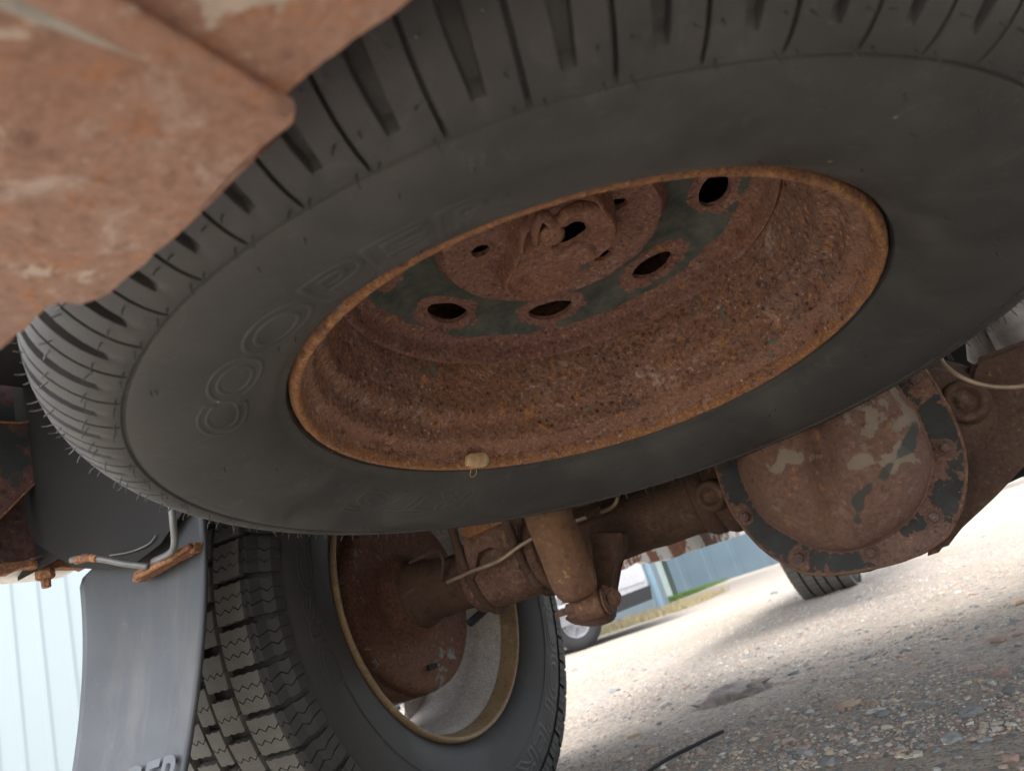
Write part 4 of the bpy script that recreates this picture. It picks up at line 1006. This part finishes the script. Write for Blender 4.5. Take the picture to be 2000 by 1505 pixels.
# exhaust pipe and heat shield, upper right
V, F = tube([at(1925, 560, y=.20), at(1925, 640, y=.20), at(1925, 700, y=.22)], lambda t: .030 - .006 * abs(t - .3), 30, 8, flat=.8); mk('exhaust_pipe', V, F, m_pipe, truck, 180)
V, F = tube([at(1950, 560, y=.16), at(1985, 640, y=.16), at(2030, 720, y=.18)], .030, 30, 8); mk('exhaust_pipe', V, F, m_pipe, truck, 180)
V, F = tube([at(1880, 968, y=.25), at(1940, 938, y=.25), at(2010, 905, y=.25), at(2120, 850, y=.25)], .011, 14, 6); mk('torsion_rod', V, F, m_dark, truck, 180)
bevel_box('gas_tank', (.70, .62, .385), (1.34, 1.25, .60), m_dark, truck, .03, 3)
bevel_box('tank_strap', (.78, .612, .380), (.82, 1.26, .388), m_clamp, truck, .002)
V, F = tube([at(1960, 830, y=.5), at(2000, 870, y=.5), at(2060, 860, y=.5)], .05, 20, 6); mk('muffler', V, F, plain('muffler_mauve', (.2, .16, .17), .6, var=.2), truck, 180)
# rocker panel, rusted through along its foot
XR = -.30
rp = [at(1190, 1122, x=XR), at(1215, 1112, x=XR), at(1240, 1098, x=XR), at(1255, 1102, x=XR), at(1262, 1100, x=XR), at(1300, 1094, x=XR), at(1345, 1078, x=XR), at(1400, 1060, x=XR), at(1470, 1037, x=XR), at(1540, 1010, x=XR)]
rp = [v + Vector((0, 0, .004 * noise.noise(v * 30))) for v in ragged(rp, 0, .03, 2, False)]
top_ = [Vector((XR, rp[-1].y, .486)), Vector((XR, rp[0].y, .486))]
from_bm('rocker_panel', prism(rp + top_, (.02, 0, 0)), m_rocker, truck, 30)

# ---- road wheels
def tyre_profile(w, ro, ri):
    h = w / 2
    return [(ri, -h * .80), (ri + .004, -h * .90), (ri + .022, -h * 1.0), (ri + .055, -h * 1.09), (ri + .085, -h * 1.10), (ro - .030, -h * 1.03), (ro - .012, -h * .93), (ro - .009, -h * .8), (ro - .009, 0),
            (ro - .009, h * .8), (ro - .012, h * .93), (ro - .030, h * 1.03), (ri + .085, h * 1.10), (ri + .055, h * 1.09), (ri + .022, h * 1.0), (ri + .004, h * .90), (ri, h * .80)]
def surf_wheel(r, w=.215, ro=.348, ri=.208):
    P = tyre_profile(w, ro, ri)[9:][::-1]
    for a, b in zip(P, P[1:]):
        lo, hi = sorted((a[0], b[0]))
        if lo <= r <= hi and hi > lo: return a[1] + (b[1] - a[1]) * (r - a[0]) / (b[0] - a[0])
    return w / 2
def block_mesh(NB=46, w=.215, ro=.350, lugs=False, signs=(1, -1)):
    """all-terrain tread: shoulder slabs, staggered inner blocks, every slab parted by a zigzag sipe"""
    V = []; F = []; h = w / 2; rb = ro - .011
    def slab(u0, u1, a0, a1, z0, z1, wrap=0, zz=.12, n=6):
        # u across the tread (axial, in units of h), a = angle; edges zigzag along the axial direction
        k = len(V)
        for lay in (0, 1):
            for side_, a in ((0, a0), (1, a1)):
                z = (z0, z1)[side_]
                for i in range(n + 1):
                    t = i / n; u = u0 + (u1 - u0) * t; au = abs(u)
                    r_top = ro - .0015 * au ** 2 - (.006 if au > .93 else 0) * ((au - .93) / .12)
                    if au > 1.0: r_top = ro - .014 - .02 * (au - 1) / .12
                    r = r_top if lay else rb - (.03 if au > 1.0 else 0)
                    th = a + (z * zz * (2 * PI / NB)) * (1 if i % 2 else -1) + .10 * (2 * PI / NB) * u
                    V.append((r * math.cos(th), r * math.sin(th), u * h))
        m_ = n + 1; T0, T1 = k + 2 * m_, k + 3 * m_; B0, B1 = k, k + m_
        for i in range(n):
            F.append((T0 + i, T0 + i + 1, T1 + i + 1, T1 + i)); F.append((B0 + i, B0 + i + 1, T0 + i + 1, T0 + i)); F.append((B1 + i, T1 + i, T1 + i + 1, B1 + i + 1))
        F.append((B0, T0, T1, B1)); F.append((B0 + n, B1 + n, T1 + n, T0 + n))
    P = 2 * PI / NB
    for b_ in range(NB):
        for sgn in signs:
            o0 = b_ * P + (.35 * P if sgn < 0 else 0)
            # shoulder block: three slabs
            cuts = (.0, .285, .57, .855)
            for c in range(3):
                inner = .886 if lugs else .50
                slab(sgn * inner, sgn * (1.08 if lugs else .884), o0 + (cuts[c] + (.017 if c else 0)) * P, o0 + (cuts[c + 1] - (.017 if c < 2 else 0)) * P, 1 if c else .3, 1 if c < 2 else .3, zz=.05)
            # second row
            for c in range(0 if lugs else 2):
                slab(sgn * .14, sgn * .44, o0 + (.42 + .44 * c + .017) * P, o0 + (.42 + .44 * (c + 1) - .017 - .07 * c) * P, 1 if c else .3, .3 if c else 1, zz=.05)
        for c in range(0 if lugs else 2):
            slab(-.10, .10, b_ * P + (.05 + .45 * c + .017) * P, b_ * P + (.05 + .45 * (c + 1) - .017 - .05 * c) * P, 1 if c else .3, .3 if c else 1, zz=.05, n=4)
    return V, F
def wheel_frame(p): return Matrix((Vector((0, 1, 0)), Vector((0, 0, 1)), Vector((1, 0, 0)))).transposed().to_4x4(), p
WFm = Matrix(((0, 0, 1), (1, 0, 0), (0, 1, 0))).to_4x4()     # local X->world Y, local Y->world Z, local Z->world X
RW = .215
wc = Vector((-.098, .0, .33))
wheel = empty('rear_wheel'); wheel.parent = truck; wheel.matrix_local = Matrix.Translation(wc) @ WFm
V, F = lathe(tyre_profile(RW, .348, .208), 180); rt = mk('tyre', V, F, m_rub2, wheel, 50)
V, F = block_mesh(); tr = mk('tread', V, F, m_trd, wheel, None)
for sg in (1, -1): V, F = block_mesh(lugs=True, signs=(sg,)); mk('shoulder_lugs', V, F, m_rub2, wheel, None)
ring_text('sidewall_lettering', 'COOPER', .046, .285, -40, -1, surf_wheel, 1, rubber('rubber_letter', (.045, .044, .043), (.09, .085, .08), .5, dots=False), wheel, bev=.0018, spread=2.1)
ring_text('sidewall_lettering', 'DISCOVERER', .036, .270, 154, -1, surf_wheel, 1, m_rub2, wheel, bev=.0014, spread=2.0)
for rr_ in (.318, .262):
    V, F = lathe([(rr_ - .0015, surf_wheel(rr_ - .0015) - .0005), (rr_, surf_wheel(rr_) + .0012), (rr_ + .0015, surf_wheel(rr_ + .0015) - .0005)], 180); mk('moulded_ring', V, F, m_rub2, wheel, 180)
# rim: gold worn lip, pale barrel, disc with openings at the outer side
lipz = .098
V, F = lathe([(.2110, lipz - .006), (.2100, lipz + .001), (.2075, lipz + .004), (.2045, lipz + .003), (.2030, lipz), (.2015, lipz - .008), (.1975, lipz - .016), (.1960, lipz - .024)], 200, jitter=.0004, nscale=90); mk('rim_lip', V, F, m_gold, wheel, 180)
V, F = lathe([(.1960, lipz - .024), (.1945, lipz - .030), (.1900, lipz - .034), (.1880, lipz - .044), (.1790, lipz - .060), (.1760, lipz - .075), (.1760, lipz - .15), (.182, lipz - .175), (.205, lipz - .19)], 200, jitter=.0004, nscale=90); mk('rim_barrel', V, F, m_rimin, wheel, 180)
dz = lipz - .150; V, F = lathe([(.178, dz), (.160, dz - .006), (.10, dz - .004), (.0, dz - .002), (0, dz - .010), (.10, dz - .012), (.160, dz - .014), (.178, dz - .008)], 160)
wd = mk('wheel_center', V, F, m_rimin, wheel, 60); cut = bmesh.new()
for k in range(8):
    a = 2 * PI * k / 8 + .15; bmesh.ops.create_cone(cut, cap_ends=True, segments=28, radius1=1, radius2=1, depth=.08, matrix=Matrix.Rotation(a, 4, 'Z') @ Matrix.Translation((.150, 0, dz)) @ Matrix.Diagonal((.020, .034, 1, 1)))
cme = bpy.data.meshes.new('cut'); cut.to_mesh(cme); cut.free(); co_ = bpy.data.objects.new('cut', cme); COL.objects.link(co_); co_.parent = wheel; bpy.context.view_layer.update()
md = wd.modifiers.new('b', 'BOOLEAN'); md.operation = 'DIFFERENCE'; md.solver = 'EXACT'; md.object = co_; bpy.context.view_layer.update()
me = bpy.data.meshes.new_from_object(wd.evaluated_get(bpy.context.evaluated_depsgraph_get())); wd.modifiers.clear(); wd.data = me; bpy.data.objects.remove(co_)
# brake drum and backing plate
bk = lipz - .052
V, F = lathe([(0, bk + .020), (.035, bk + .020), (.045, bk + .024), (.056, bk + .020), (.062, bk + .006), (.075, bk + .003), (.095, bk + .008), (.115, bk + .004), (.128, bk + .008), (.136, bk + .004), (.138, bk - .004), (.134, bk - .012), (.139, bk - .014), (.139, bk - .070), (.10, bk - .078), (0, bk - .078)], 120, jitter=.0009, nscale=40); mk('brake_drum', V, F, m_drum, wheel, 180)
V, F = lathe([(.0, .0), (.047, .0), (.052, .008), (.050, .018), (.043, .03), (.0405, .05), (.0, .05)], 60, frame=Matrix.Translation((0, 0, bk + .014)), jitter=.0008, nscale=60); mk('axle_flange', V, F, m_axle, wheel, 180)
for k in range(4):
    a = PI / 4 + k * PI / 2; hexbolt(Vector((.043 * math.cos(a), .043 * math.sin(a), bk + .026)), (0, 0, 1), .006, .006, m_axle, wheel, 'flange_nut')
bm = bmesh.new(); bm_add(bm, *box((-.010, -.108, bk + .004), (.010, -.100, bk + .011))); from_bm('adjuster_plug', bm, m_blackpl, wheel, None)
# front wheel, further along the same side
fwh = empty('front_wheel'); fwh.parent = truck; fwh.matrix_local = Matrix.Translation((.135, 2.62, .335)) @ WFm
V, F = lathe(tyre_profile(.215, .344, .208), 120); mk('tyre', V, F, m_rub2, fwh, 50)
def rib_tread(NB=70, w=.215, ro=.349):
    V = []; F = []; h = w / 2
    for j, (u0, u1) in enumerate(((-1.02, -.62), (-.54, -.20), (-.13, .13), (.20, .54), (.62, 1.02))):
        for b_ in range(NB):
            a0 = 2 * PI * (b_ + .3 * j) / NB; a1 = a0 + 2 * PI * .86 / NB; k = len(V)
            for r in (ro - .012, ro):
                for a in (a0, a1):
                    for u in (u0, u1): V.append((r * math.cos(a), r * math.sin(a), u * h))
            F += [(k + 4, k + 5, k + 7, k + 6), (k, k + 1, k + 5, k + 4), (k + 2, k + 6, k + 7, k + 3), (k, k + 4, k + 6, k + 2), (k + 1, k + 3, k + 7, k + 5)]
    return V, F
V, F = rib_tread(); mk('tread', V, F, m_trd, fwh, None)
V, F = lathe([(.209, .09), (.205, .098), (.20, .09), (.19, .06), (.18, -.02), (.10, -.04), (0, -.03)], 60); mk('rim', V, F, m_rimin, fwh, 60)
V, F = tube([(0, 2.62, .335), (1.4, 2.62, .335)], .03, 12, 2)
